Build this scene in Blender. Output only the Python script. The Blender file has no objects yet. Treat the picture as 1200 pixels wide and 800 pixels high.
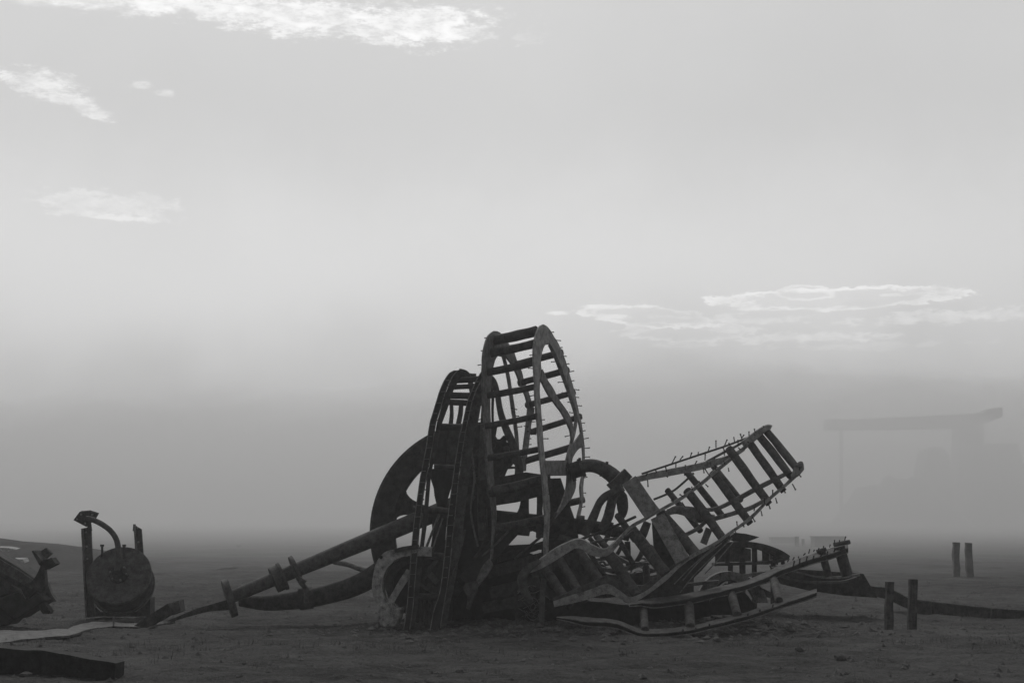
import bpy, bmesh, math, random
from mathutils import Vector, Matrix, noise

# ------------------------------------------------------------------ camera, world, sun, exposure
SC = bpy.context.scene
COL = SC.collection
F = 1200 * 50 / 36.0          # focal length in photo pixels
CAMH = 1.7
HORIZON = 618.0
PITCH = math.atan((HORIZON - 400) / F)
SUN_EL, SUN_AZ = 50.0, -10.0  # degrees; azimuth from +Y (view direction), negative = left

cam_d = bpy.data.cameras.new("camera")
cam = bpy.data.objects.new("camera", cam_d)
COL.objects.link(cam)
cam.location = (0, 0, CAMH)
cam.rotation_euler = (math.radians(90) + PITCH, 0, 0)
cam_d.lens = 50
cam_d.sensor_width = 36
cam_d.clip_end = 5000
SC.camera = cam

SC.view_settings.view_transform = 'Standard'
SC.view_settings.look = 'None'
SC.view_settings.exposure = 0.0
SC.view_settings.gamma = 1.0
SC.cycles.max_bounces = 5
SC.cycles.diffuse_bounces = 3
SC.cycles.volume_bounces = 1
SC.cycles.use_denoising = True

world = bpy.data.worlds.new("World")
SC.world = world
world.use_nodes = True


def build_world():
    nt = world.node_tree
    nt.nodes.clear()
    N, L = nt.nodes, nt.links

    def val(x, sock):
        if isinstance(x, (int, float)):
            sock.default_value = x
        else:
            L.new(x, sock)

    def m(op, a, b=None, c=None, clamp=False):
        n = N.new('ShaderNodeMath')
        n.operation = op
        n.use_clamp = clamp
        val(a, n.inputs[0])
        if b is not None:
            val(b, n.inputs[1])
        if c is not None:
            val(c, n.inputs[2])
        return n.outputs[0]

    def sstep(x, a, b, lo=0.0, hi=1.0):
        n = N.new('ShaderNodeMapRange')
        n.interpolation_type = 'SMOOTHSTEP'
        L.new(x, n.inputs[0])
        n.inputs[1].default_value = a
        n.inputs[2].default_value = b
        n.inputs[3].default_value = lo
        n.inputs[4].default_value = hi
        return n.outputs[0]

    def fbm(vec, scale, detail=5, rough=0.55):
        n = N.new('ShaderNodeTexNoise')
        n.inputs['Scale'].default_value = scale
        n.inputs['Detail'].default_value = detail
        n.inputs['Roughness'].default_value = rough
        L.new(vec, n.inputs['Vector'])
        return n.outputs['Fac']

    sky = N.new('ShaderNodeTexSky')
    sky.sky_type = 'NISHITA'
    sky.sun_disc = False
    sky.sun_elevation = math.radians(SUN_EL)
    sky.sun_rotation = math.radians(SUN_AZ)
    sky.dust_density = 6.0
    sky.air_density = 1.0
    bw = N.new('ShaderNodeRGBToBW')
    L.new(sky.outputs[0], bw.inputs[0])

    tc = N.new('ShaderNodeTexCoord')
    sep = N.new('ShaderNodeSeparateXYZ')
    L.new(tc.outputs['Generated'], sep.inputs[0])
    X, Y, Z = sep.outputs
    az = m('ARCTAN2', X, Y)
    el = m('ARCSINE', Z)
    ang = N.new('ShaderNodeCombineXYZ')
    L.new(az, ang.inputs[0])
    L.new(el, ang.inputs[1])
    A = ang.outputs[0]
    st = N.new('ShaderNodeMapping')
    st.inputs['Scale'].default_value = (1, 2.6, 1)
    L.new(A, st.inputs['Vector'])
    AS = st.outputs[0]

    # even the clear-sky colour towards a veil of dust: the thin high dust is nearly uniform in front
    veil = m('ADD', m('MULTIPLY', bw.outputs[0], SKY_K), SKY_C)
    # the sky is brighter on the sun's side
    front = sstep(Y, -0.5, 0.9, 0.32, 1.0)
    veil = m('MULTIPLY', veil, front)
    zen = sstep(el, 0.35, 1.2, 1.0, 0.5)
    veil = m('MULTIPLY', veil, zen)
    # large soft unevenness of the dust veil
    big = fbm(A, 5.0, 3, 0.5)
    veil = m('MULTIPLY', veil, m('ADD', m('MULTIPLY', big, 0.16), 0.92))
    # dust bank standing on the horizon
    edge_noise = fbm(A, 10.0, 5, 0.5)
    e2 = m('ADD', el, m('MULTIPLY', m('SUBTRACT', edge_noise, 0.5), 0.09))
    bank = sstep(e2, BANK_LO, BANK_HI, BANK_DARK, 1.0)
    glow = sstep(e2, 0.30, 0.17, 1.0, GLOW)
    veil = m('MULTIPLY', m('MULTIPLY', veil, bank), glow)

    fine = fbm(AS, 75.0, 10, 0.74)
    fine2 = fbm(AS, 22.0, 6, 0.65)
    patch = fbm(AS, 30.0, 5, 0.6)
    wob = m('ADD', m('MULTIPLY', m('SUBTRACT', fine, 0.5), 3.6), m('MULTIPLY', m('SUBTRACT', fine2, 0.5), 3.2))

    def cloud(px, py, a, b, tilt=0.0, k=1.0):
        """mask of a cloud centred on a sky direction; sizes in milliradians"""
        u0 = math.atan((px - 600) / F)
        v0 = (HORIZON - py) / F * 0.985
        du = m('SUBTRACT', az, u0)
        dv = m('SUBTRACT', el, v0)
        c, s = math.cos(tilt), math.sin(tilt)
        p = m('ADD', m('MULTIPLY', du, c / a), m('MULTIPLY', dv, s / a))
        q = m('ADD', m('MULTIPLY', du, -s / b), m('MULTIPLY', dv, c / b))
        r = m('SQRT', m('ADD', m('MULTIPLY', p, p), m('MULTIPLY', q, q)))
        return m('ADD', m('SUBTRACT', 1.0, r), m('MULTIPLY', wob, k))

    total = None
    # white clouds, upper left
    for (px, py, a, b, t, k, g) in WHITE_CLOUDS:
        f = cloud(px, py, a / F, b / F, t, k)
        mask = sstep(f, -0.05, 0.6)
        mask = m('MULTIPLY', mask, m('MULTIPLY', m('MULTIPLY', sstep(patch, 0.3, 0.65, 0.45, 1.0), sstep(fine, 0.36, 0.6, 0.4, 1.0)), g))
        total = mask if total is None else m('MAXIMUM', total, mask)
    # clouds lit along their edges, low right
    for (px, py, a, b, t, k, g) in RIM_CLOUDS:
        f = cloud(px, py, a / F, b / F, t, k)
        mask = m('MULTIPLY', m('MULTIPLY', sstep(f, -0.06, 0.08), sstep(f, 0.36, 0.06, 0.12, 1.0)), m('MULTIPLY', sstep(patch, 0.3, 0.62, 0.15, 1.0), g))
        total = m('MAXIMUM', total, mask)
    lit = m('ADD', veil, m('MULTIPLY', total, CLOUD_GAIN))
    up = sstep(Z, -0.02, 0.0, 0.0, 1.0)
    out = m('MULTIPLY', lit, up)
    bg = N.new('ShaderNodeBackground')
    L.new(out, bg.inputs['Color'])
    bg.inputs['Strength'].default_value = 0.1
    o = N.new('ShaderNodeOutputWorld')
    L.new(bg.outputs[0], o.inputs['Surface'])


SKY_K, SKY_C = 0.12, 5.75
GLOW = 1.3
BANK_LO, BANK_HI, BANK_DARK = 0.05, 0.165, 0.68
CLOUD_GAIN = 4.6
WHITE_CLOUDS = [
    (0, 22, 80, 17, 0.0, 0.25, 0.9), (70, 20, 90, 17, 0.0, 0.3, 0.9), (160, 18, 90, 20, 0.0, 0.4, 1.0), (255, 20, 90, 20, 0.0, 0.4, 1.0), (530, 38, 62, 14, 0.0, 0.4, 1.0), 
    (110, 10, 300, 24, 0.0, 0.6, 1.0), (330, 24, 190, 24, -0.06, 0.6, 1.0), (480, 28, 125, 28, -0.05, 0.6, 1.0),
    (440, 44, 34, 12, 0.0, 0.8, 0.6), (30, 122, 66, 17, -0.25, 0.6, 0.75), (82, 142, 40, 10, -0.35, 0.6, 0.7),
    (150, 114, 14, 5, 0, 0.7, 0.4), (180, 121, 14, 5, 0, 0.7, 0.45), (120, 250, 86, 17, -0.05, 0.8, 0.33), (110, 264, 66, 5, -0.02, 0.7, 0.5), (160, 248, 38, 6, -0.1, 0.6, 0.45),
    (617, 42, 26, 8, 0.0, 1.0, 0.15)]
RIM_CLOUDS = [
    (985, 354, 145, 13, 0.0, 0.32, 0.85), (950, 346, 34, 9, 0.0, 0.32, 0.6), (765, 370, 84, 12, -0.08, 0.4, 0.7), (800, 388, 84, 11, 0.0, 0.45, 0.4)]
WHITE_CLOUDS += [
    (655, 364, 18, 3, 0.0, 0.35, 0.8), (710, 357, 32, 3.5, 0.0, 0.5, 0.8), (715, 369, 34, 4, -0.05, 0.5, 0.7), (800, 371, 50, 3, -0.05, 0.8, 0.35), (845, 375, 34, 8, 0.2, 0.8, 0.5), (735, 389, 30, 6, 0.2, 0.7, 0.45), (850, 386, 30, 5, 0.0, 0.8, 0.4),
    (800, 404, 50, 4, 0.0, 0.8, 0.35), (900, 364, 60, 2.5, -0.03, 0.6, 0.6), (1075, 352, 60, 2.5, 0.0, 0.6, 0.5), (1100, 380, 110, 9, 0.03, 1.0, 0.5), (960, 399, 90, 7, 0.0, 1.0, 0.45), (905, 376, 60, 6, 0.0, 1.0, 0.35), (1190, 380, 45, 7, 0.0, 1.0, 0.4), (1020, 410, 130, 5, 0.0, 1.0, 0.2), (600, 388, 14, 3, 0.0, 0.5, 0.4)]
build_world()

sun_d = bpy.data.lights.new("sun", 'SUN')
sun_d.energy = 1.1
sun_d.angle = math.radians(16)
sun_d.color = (1.0, 0.985, 0.965)
sun = bpy.data.objects.new("sun", sun_d)
COL.objects.link(sun)
_e, _a = math.radians(SUN_EL), math.radians(SUN_AZ)
_to = Vector((math.sin(_a) * math.cos(_e), math.cos(_a) * math.cos(_e), math.sin(_e)))
sun.rotation_euler = _to.to_track_quat('Z', 'Y').to_euler()
sun.location = (-20, 40, 60)

# ------------------------------------------------------------------ helpers
SINP, COSP = math.sin(PITCH), math.cos(PITCH)


def W(px, py, d):
    """point at distance d (metres along +Y) seen at photo pixel px, py"""
    x, y = (px - 600) / F, -(py - 400) / F
    dy = COSP - y * SINP
    s = d / dy
    return Vector((x * s, d, CAMH + (SINP + y * COSP) * s))


def gd(py):
    """distance of flat ground seen at row py"""
    y = -(py - 400) / F
    return -CAMH / (SINP + y * COSP) * (COSP - y * SINP)


def wloc(o):
    v = Vector((0, 0, 0))
    while o is not None:
        v += o.location
        o = o.parent
    return v


def tag(o, label=None, cat=None, group=None, kind=None):
    if label: o['label'] = label
    if cat: o['category'] = cat
    if group: o['group'] = group
    if kind: o['kind'] = kind
    return o


def empty(name, loc, label, cat, group=None):
    o = bpy.data.objects.new(name, None)
    o.empty_display_size = 0.2
    o.location = loc
    COL.objects.link(o)
    return tag(o, label, cat, group)


def ob(name, verts, faces, mat, parent=None, smooth=False):
    me = bpy.data.meshes.new(name)
    off = wloc(parent)
    me.from_pydata([Vector(v) - off for v in verts], [], faces)
    bm = bmesh.new()
    bm.from_mesh(me)
    bmesh.ops.recalc_face_normals(bm, faces=bm.faces[:])
    bm.to_mesh(me)
    bm.free()
    if smooth:
        for p in me.polygons:
            p.use_smooth = True
        try:
            me.set_sharp_from_angle(angle=math.radians(38))
        except Exception:
            pass
    me.materials.append(mat)
    o = bpy.data.objects.new(name, me)
    COL.objects.link(o)
    if parent is not None:
        o.parent = parent
    return o


def cr(pts, n):
    """resample a polyline to n points, Catmull-Rom, even along its length"""
    P = [Vector(p) for p in pts]
    if len(P) == 2:
        return [P[0].lerp(P[1], i / (n - 1)) for i in range(n)]
    dense = []
    for i in range(len(P) - 1):
        p0, p1, p2, p3 = P[max(i - 1, 0)], P[i], P[i + 1], P[min(i + 2, len(P) - 1)]
        for k in range(12):
            t = k / 12
            dense.append(0.5 * ((2 * p1) + (p2 - p0) * t + (2 * p0 - 5 * p1 + 4 * p2 - p3) * t * t + (3 * p1 - p0 - 3 * p2 + p3) * t ** 3))
    dense.append(P[-1])
    acc = [0.0]
    for a, b in zip(dense, dense[1:]):
        acc.append(acc[-1] + (b - a).length)
    out, j = [], 0
    for i in range(n):
        s = acc[-1] * i / (n - 1)
        while j < len(acc) - 2 and acc[j + 1] < s:
            j += 1
        seg = acc[j + 1] - acc[j]
        out.append(dense[j].lerp(dense[j + 1], 0 if seg < 1e-9 else (s - acc[j]) / seg))
    return out


def dep(d, px, py, t):
    if callable(d):
        return d(px, py)
    if isinstance(d, (tuple, list)):
        return d[0] + (d[1] - d[0]) * t
    return d


def strip3(name, A, B, th, mat, parent=None, rough=0.004):
    """a curved plate between two rows of world points, th = thickness vector"""
    n = len(A)
    sd = random.random() * 50
    vs, fs = [], []
    for i in range(n):
        j1 = Vector([noise.noise(A[i] * 3 + Vector((sd, k * 7, 0))) for k in range(3)]) * rough
        j2 = Vector([noise.noise(B[i] * 3 + Vector((sd + 9, k * 7, 3))) for k in range(3)]) * rough
        a, b = A[i] + j1, B[i] + j2
        vs += [a, b, b + th, a + th]
    for i in range(n - 1):
        k = i * 4
        for q in range(4):
            fs.append((k + q, k + (q + 1) % 4, k + 4 + (q + 1) % 4, k + 4 + q))
    fs.append((0, 1, 2, 3))
    k = (n - 1) * 4
    fs.append((k + 3, k + 2, k + 1, k))
    return ob(name, vs, fs, mat, parent)


def strip(name, L, R, d, mat, parent=None, th=(0, 0.05, 0), n=None, rough=0.006):
    n = n or max(6, 3 * max(len(L), len(R)))
    a = cr([(x, y, 0) for x, y in L], n)
    b = cr([(x, y, 0) for x, y in R], n)
    A = [W(p.x, p.y, dep(d, p.x, p.y, i / (n - 1))) for i, p in enumerate(a)]
    B = [W(p.x, p.y, dep(d, p.x, p.y, i / (n - 1))) for i, p in enumerate(b)]
    return strip3(name, A, B, Vector(th), mat, parent, rough)


def band(name, path, w, d, mat, parent=None, th=(0, 0.05, 0), n=None, rough=0.006):
    """strip of width w (pixels, one number or one per point) centred on a path"""
    n = n or max(8, 4 * len(path))
    P = cr([(x, y, 0) for x, y in path], n)
    ws = w if isinstance(w, (list, tuple)) else [w, w]
    L, R = [], []
    for i, p in enumerate(P):
        t = (P[min(i + 1, n - 1)] - P[max(i - 1, 0)]).normalized()
        f = i / (n - 1) * (len(ws) - 1)
        k = min(int(f), len(ws) - 2)
        hw = (ws[k] + (ws[k + 1] - ws[k]) * (f - k)) / 2
        nn = Vector((-t.y, t.x, 0)) * hw
        L.append(p + nn)
        R.append(p - nn)
    A = [W(p.x, p.y, dep(d, P[i].x, P[i].y, i / (n - 1))) for i, p in enumerate(L)]
    B = [W(p.x, p.y, dep(d, P[i].x, P[i].y, i / (n - 1))) for i, p in enumerate(R)]
    return strip3(name, A, B, Vector(th), mat, parent, rough)


def poly(name, pts, d, mat, parent=None, th=(0, 0.05, 0), bevel=0.0):
    n = len(pts)
    A = [W(x, y, dep(d, x, y, i / max(1, n - 1))) for i, (x, y) in enumerate(pts)]
    th = Vector(th)
    vs = A + [a + th for a in A]
    fs = [tuple(range(n)), tuple(range(2 * n - 1, n - 1, -1))]
    for i in range(n):
        j = (i + 1) % n
        fs.append((i, j, n + j, n + i))
    o = ob(name, vs, fs, mat, parent)
    if bevel:
        bm = bmesh.new()
        bm.from_mesh(o.data)
        bmesh.ops.bevel(bm, geom=bm.edges[:], offset=bevel, segments=1, affect='EDGES', clamp_overlap=True)
        bm.to_mesh(o.data)
        bm.free()
    return o


def tube3(name, P, R, mat, parent=None, seg=12, wob=0.0, cap=True):
    n = len(P)
    sd = random.random() * 40
    vs, fs = [], []
    up = None
    for i, p in enumerate(P):
        t = (P[min(i + 1, n - 1)] - P[max(i - 1, 0)]).normalized()
        if up is None:
            up = Vector((0, 0, 1)) if abs(t.z) < 0.9 else Vector((0, 1, 0))
        s = t.cross(up).normalized()
        up = s.cross(t).normalized()
        for k in range(seg):
            a = 2 * math.pi * k / seg
            r = R[i]
            if wob:
                r *= 1 + wob * noise.noise(Vector((math.cos(a) * 1.5 + sd, math.sin(a) * 1.5, i * 0.35)))
            vs.append(p + s * (math.cos(a) * r) + up * (math.sin(a) * r))
    for i in range(n - 1):
        for k in range(seg):
            fs.append((i * seg + k, i * seg + (k + 1) % seg, (i + 1) * seg + (k + 1) % seg, (i + 1) * seg + k))
    if cap:
        fs.append(tuple(range(seg - 1, -1, -1)))
        fs.append(tuple((n - 1) * seg + k for k in range(seg)))
    return ob(name, vs, fs, mat, parent, smooth=True)


def rod(name, path, d, r, mat, parent=None, seg=12, wob=0.0, n=None):
    """round bar through photo points; r in pixels (number or one per point)"""
    n = n or (max(5, 6 * (len(path) - 1)))
    P = cr([(x, y, 0) for x, y in path], n)
    rs = r if isinstance(r, (list, tuple)) else [r, r]
    pts, rad = [], []
    for i, p in enumerate(P):
        t = i / (n - 1)
        dd = dep(d, p.x, p.y, t)
        f = t * (len(rs) - 1)
        k = min(int(f), len(rs) - 2)
        pts.append(W(p.x, p.y, dd))
        rad.append((rs[k] + (rs[k + 1] - rs[k]) * (f - k)) * dd / F)
    return tube3(name, pts, rad, mat, parent, seg, wob)


def beam(name, p1, p2, w, d, mat, parent=None, h=None, wob=0.012, n=7, twist=0.0):
    """rectangular timber or girder between two photo points, w pixels wide, h metres deep"""
    d1, d2 = (d if isinstance(d, (list, tuple)) else (d, d))
    a, b = W(p1[0], p1[1], d1), W(p2[0], p2[1], d2)
    wm = w * (d1 + d2) / 2 / F
    h = h or wm
    t = (b - a).normalized()
    v = Vector((0, 1, 0))
    s = t.cross(v).normalized()
    v = s.cross(t).normalized()
    sd = random.random() * 30
    vs, fs = [], []
    for i in range(n):
        f = i / (n - 1)
        c = a.lerp(b, f)
        ca, sa = math.cos(twist), math.sin(twist)
        S, V = s * ca + v * sa, v * ca - s * sa
        for (x, y) in ((-.5, -.5), (.5, -.5), (.5, .5), (-.5, .5)):
            q = c + S * (x * wm) + V * (y * h)
            vs.append(q + Vector([noise.noise(q * 4 + Vector((sd, 5 * k, 0))) for k in range(3)]) * wob)
    for i in range(n - 1):
        for k in range(4):
            fs.append((i * 4 + k, i * 4 + (k + 1) % 4, (i + 1) * 4 + (k + 1) % 4, (i + 1) * 4 + k))
    fs.append((3, 2, 1, 0))
    fs.append(tuple((n - 1) * 4 + k for k in range(4)))
    return ob(name, vs, fs, mat, parent)


_bolt = {}


def bolts(parent, pts, d, mat, vec, size=0.009, jitter=0.35, name='bolt'):
    """short studs sticking out of a rim: one object each, sharing one mesh"""
    key = mat.name
    if key not in _bolt:
        o = tube3('bolt', [Vector((0, 0, 0)), Vector((0, 0, 0.82)), Vector((0, 0, 0.82)), Vector((0, 0, 1))], [1, 1, 1.35, 1.35], mat, None, 6)
        _bolt[key] = o.data
        bpy.data.objects.remove(o)
    for (px, py) in pts:
        p = W(px, py, dep(d, px, py, 0))
        q = W(px + vec[0] + random.uniform(-1, 1) * jitter * abs(vec[1]) * 0.6, py + vec[1] + random.uniform(-1, 1) * jitter * 4, dep(d, px, py, 0) - 0.03)
        v = (q - p) * random.uniform(0.6, 1.25)
        o = bpy.data.objects.new(name, _bolt[key])
        o.parent = parent
        o.location = p - wloc(parent)
        o.rotation_euler = v.to_track_quat('Z', 'Y').to_euler()
        o.scale = (size, size, v.length)
        COL.objects.link(o)


def along(pts, n, jit=0.0):
    P = cr([(x, y, 0) for x, y in pts], n)
    return [(p.x + random.uniform(-jit, jit), p.y + random.uniform(-jit, jit)) for p in P]


# ------------------------------------------------------------------ materials
def mat_metal(name, base, var=0.5, rough=0.8, scale=8.0, bump=0.25, streak=0.15, spec=0.25):
    mt = bpy.data.materials.new(name)
    mt.use_nodes = True
    nt = mt.node_tree
    N, L = nt.nodes, nt.links
    b = N['Principled BSDF']
    tc = N.new('ShaderNodeTexCoord')
    n1 = N.new('ShaderNodeTexNoise')
    n1.inputs['Scale'].default_value = scale
    n1.inputs['Detail'].default_value = 8
    n1.inputs['Roughness'].default_value = 0.68
    L.new(tc.outputs['Object'], n1.inputs['Vector'])
    n2 = N.new('ShaderNodeTexNoise')
    n2.inputs['Scale'].default_value = scale * 7
    n2.inputs['Detail'].default_value = 4
    L.new(tc.outputs['Object'], n2.inputs['Vector'])
    mp = N.new('ShaderNodeMapping')
    mp.inputs['Scale'].default_value = (scale * 4, scale * 4, scale * 0.5)
    L.new(tc.outputs['Object'], mp.inputs['Vector'])
    n3 = N.new('ShaderNodeTexNoise')
    n3.inputs['Scale'].default_value = 1.0
    n3.inputs['Detail'].default_value = 5
    L.new(mp.outputs[0], n3.inputs['Vector'])
    mx = N.new('ShaderNodeMath'); mx.operation = 'MULTIPLY_ADD'
    L.new(n3.outputs['Fac'], mx.inputs[0]); mx.inputs[1].default_value = streak
    L.new(n1.outputs['Fac'], mx.inputs[2])
    m2 = N.new('ShaderNodeMath'); m2.operation = 'MULTIPLY_ADD'
    L.new(n2.outputs['Fac'], m2.inputs[0]); m2.inputs[1].default_value = 0.35
    L.new(mx.outputs[0], m2.inputs[2])
    r = N.new('ShaderNodeMapRange')
    c = 0.5 * (1 + streak + 0.35)
    L.new(m2.outputs[0], r.inputs[0])
    r.inputs[1].default_value = c - 0.19
    r.inputs[2].default_value = c + 0.19
    r.inputs[3].default_value = base * (1 - var)
    r.inputs[4].default_value = base * (1 + var)
    L.new(r.outputs[0], b.inputs['Base Color'])
    b.inputs['Roughness'].default_value = rough
    b.inputs['Specular IOR Level'].default_value = spec
    bp = N.new('ShaderNodeBump')
    bp.inputs['Strength'].default_value = bump * 2.2
    bp.inputs['Distance'].default_value = 0.02
    L.new(m2.outputs[0], bp.inputs['Height'])
    L.new(bp.outputs[0], b.inputs['Normal'])
    return mt


M = {}
M['dark'] = mat_metal('burnt_iron', 0.046, 0.75, 0.85)
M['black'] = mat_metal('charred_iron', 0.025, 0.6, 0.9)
M['iron'] = mat_metal('rusted_iron', 0.085, 0.65, 0.8)
M['mid'] = mat_metal('weathered_iron', 0.17, 0.6, 0.8)
M['pale'] = mat_metal('bleached_iron', 0.29, 0.65, 0.75)
M['rim'] = mat_metal('bare_steel', 0.26, 0.5, 0.6, spec=0.4)
M['log'] = mat_metal('weathered_timber', 0.07, 0.7, 0.85, streak=0.3)
M['plank'] = mat_metal('grey_plank', 0.24, 0.55, 0.9, streak=0.2)
M['cast'] = mat_metal('whitened_casting', 0.36, 0.7, 0.85, scale=9)
M['sheet'] = mat_metal('pale_sheet', 0.085, 0.7, 0.7)
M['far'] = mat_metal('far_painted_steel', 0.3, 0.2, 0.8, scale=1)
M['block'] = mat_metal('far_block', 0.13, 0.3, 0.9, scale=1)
M['farpost'] = mat_metal('haze_paled_timber', 0.15, 0.3, 0.9, scale=2)  # far posts' timber made paler to put haze into its colour


def mat_ground():
    mt = bpy.data.materials.new('dark_soil')
    mt.use_nodes = True
    nt = mt.node_tree
    N, L = nt.nodes, nt.links
    b = N['Principled BSDF']
    tc = N.new('ShaderNodeTexCoord')

    def nz(scale, detail=6, sx=1, sy=1, rough=0.6):
        mp = N.new('ShaderNodeMapping')
        mp.inputs['Scale'].default_value = (sx, sy, 1)
        L.new(tc.outputs['Object'], mp.inputs['Vector'])
        n = N.new('ShaderNodeTexNoise')
        n.inputs['Scale'].default_value = scale
        n.inputs['Detail'].default_value = detail
        n.inputs['Roughness'].default_value = rough
        L.new(mp.outputs[0], n.inputs['Vector'])
        return n.outputs['Fac']
    a = nz(0.22, 5, 1, 0.6)
    c = nz(1.6, 6, 0.7, 1.2)
    f = nz(14, 5, 1, 1)
    ff = nz(45, 3)
    def ma(x, k, y):
        n = N.new('ShaderNodeMath'); n.operation = 'MULTIPLY_ADD'
        L.new(x, n.inputs[0]); n.inputs[1].default_value = k
        if isinstance(y, (int, float)): n.inputs[2].default_value = y
        else: L.new(y, n.inputs[2])
        return n.outputs[0]
    s = ma(a, 1.2, ma(c, 1.1, ma(f, 0.8, ma(ff, 0.5, 0.0))))
    r = N.new('ShaderNodeMapRange')
    L.new(s, r.inputs[0])
    r.inputs[1].default_value = 1.8 - 0.33
    r.inputs[2].default_value = 1.8 + 0.33
    r.inputs[3].default_value = GROUND_LO
    r.inputs[4].default_value = GROUND_HI
    L.new(r.outputs[0], b.inputs['Base Color'])
    b.inputs['Roughness'].default_value = 0.95
    b.inputs['Specular IOR Level'].default_value = 0.1
    bp = N.new('ShaderNodeBump')
    bp.inputs['Strength'].default_value = 1.0
    bp.inputs['Distance'].default_value = 0.08
    L.new(ma(f, 1.0, ma(ff, 0.5, ma(c, 0.6, 0.0))), bp.inputs['Height'])
    L.new(bp.outputs[0], b.inputs['Normal'])
    return mt


GROUND_LO, GROUND_HI = 0.022, 0.125
M['soil'] = mat_ground()
M['spoil'] = mat_metal('dark_spoil', 0.036, 0.5, 0.95, scale=1.2)
M['stone'] = mat_metal('dark_stone', 0.1, 0.5, 0.95, scale=12)
M['grass'] = mat_metal('dry_grass', 0.12, 0.4, 0.9, scale=3)

# ------------------------------------------------------------------ ground
random.seed(4)


def gz(x, y):
    """height of the ground"""
    if y > 90 or abs(x) > 60:
        fade = 0.3
    else:
        fade = 1.0
    v = Vector((x, y, 0))
    h = 0.10 * noise.noise(v * 0.12) + 0.05 * noise.noise(v * 0.45 + Vector((5, 1, 0)))
    if y < 70:
        h += 0.05 * noise.noise(v * 1.5) + 0.034 * noise.noise(v * 4.2)
        h += 0.02 * noise.noise(v * 9.0) * min(1.0, 30 / max(y, 1))
    # churned soil heaped about the foot of the wreck
    m1 = math.exp(-((x - 1.9) / 4.4) ** 4 - ((y - 25.6) / 2.6) ** 2)
    if m1 > 0.01:
        h += m1 * (0.09 + 0.13 * noise.noise(v * 0.9 + Vector((2, 8, 0))) + 0.07 * noise.noise(v * 2.7))
    k = min(1.0, max(0.0, (y - 60) / 820))
    rise = 5.6 * k * k * (3 - 2 * k) * (1 + 0.35 * noise.noise(Vector((x * 0.006, y * 0.006, 9))))
    near = math.exp(-((y - 16) / 9) ** 2)
    return h * fade * (1 - 0.2 * near) + rise


def graded(lo, a, b, hi, step, g):
    xs = []
    x = a
    while x <= b:
        xs.append(x); x += step
    s, x = step, xs[-1]
    up = []
    while x < hi:
        s *= g; x += s; up.append(min(x, hi))
    s, x = step, a
    dn = []
    while x > lo:
        s *= g; x -= s; dn.append(max(x, lo))
    return dn[::-1] + xs + up


def build_ground():
    xs = graded(-700, -12, 12, 700, 0.11, 1.09)
    ys = graded(-60, 12, 34, 880, 0.10, 1.07)
    vs, fs = [], []
    for y in ys:
        for x in xs:
            vs.append((x, y, gz(x, y)))
    nx = len(xs)
    for j in range(len(ys) - 1):
        for i in range(nx - 1):
            k = j * nx + i
            fs.append((k, k + 1, k + nx + 1, k + nx))
    o = ob('ground', vs, fs, M['soil'], None, smooth=False)
    for p in o.data.polygons:
        p.use_smooth = True
    return tag(o, kind='structure')


build_ground()


def base(px, py, d=None):
    d = d or gd(py)
    p = W(px, py, d)
    return Vector((p.x, p.y, gz(p.x, p.y)))


def build_berm():
    vs, fs = [], []
    n, mm = 60, 9
    for i in range(n):
        f = i / (n - 1)
        x = -75 + f * 63
        d = 62 - 3 * f
        px = 600 + x / d * F
        h = 1.2 * min(1.0, max(0.0, (-14.8 - x) / 3.6)) ** 0.8 + 0.04
        h *= 0.9 + 0.25 * noise.noise(Vector((x * 0.25, 3, 0)))
        for j in range(mm):
            t = j / (mm - 1)
            vs.append((x, d - 4 + 10 * t + 0.4 * noise.noise(Vector((x * .5, t * 3, 1))), -0.15 + (h + 0.15) * math.sin(math.pi * t) ** 0.8 * (1 + 0.1 * noise.noise(Vector((x * 1.3, t * 5, 4))))))
    for i in range(n - 1):
        for j in range(mm - 1):
            k = i * mm + j
            fs.append((k, k + mm, k + mm + 1, k + 1))
    o = ob('earth_berm', vs, fs, M['spoil'], None, smooth=True)
    tag(o, kind='structure')


build_berm()

# air full of dust
HAZE = 0.0021


def build_haze():
    bpy.ops.mesh.primitive_cube_add(size=1)
    o = bpy.context.object
    o.name = 'haze'
    o.data.name = 'haze'
    z0, z1 = -1.5, HAZE_TOP
    o.scale = (1500, 1050, z1 - z0)
    o.location = (0, 425, (z0 + z1) / 2)
    mt = bpy.data.materials.new('dusty_air')
    mt.use_nodes = True
    nt = mt.node_tree
    nt.nodes.clear()
    v = nt.nodes.new('ShaderNodeVolumePrincipled')
    v.inputs['Color'].default_value = (HAZE_C, HAZE_C, HAZE_C, 1)
    v.inputs['Density'].default_value = HAZE
    v.inputs['Anisotropy'].default_value = 0.42
    out = nt.nodes.new('ShaderNodeOutputMaterial')
    nt.links.new(v.outputs[0], out.inputs['Volume'])
    o.data.materials.append(mt)
    tag(o, kind='stuff')


HAZE_TOP, HAZE_C = 47.0, 0.92
DUST, DUST_C = 0.0062, 0.97
build_haze()


def dust_volume(name, density, col):
    mt = bpy.data.materials.new(name)
    mt.use_nodes = True
    nt = mt.node_tree
    nt.nodes.clear()
    v = nt.nodes.new('ShaderNodeVolumePrincipled')
    v.inputs['Color'].default_value = (col, col, col, 1)
    v.inputs['Density'].default_value = density
    v.inputs['Anisotropy'].default_value = 0.42
    out = nt.nodes.new('ShaderNodeOutputMaterial')
    nt.links.new(v.outputs[0], out.inputs['Volume'])
    return mt


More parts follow.
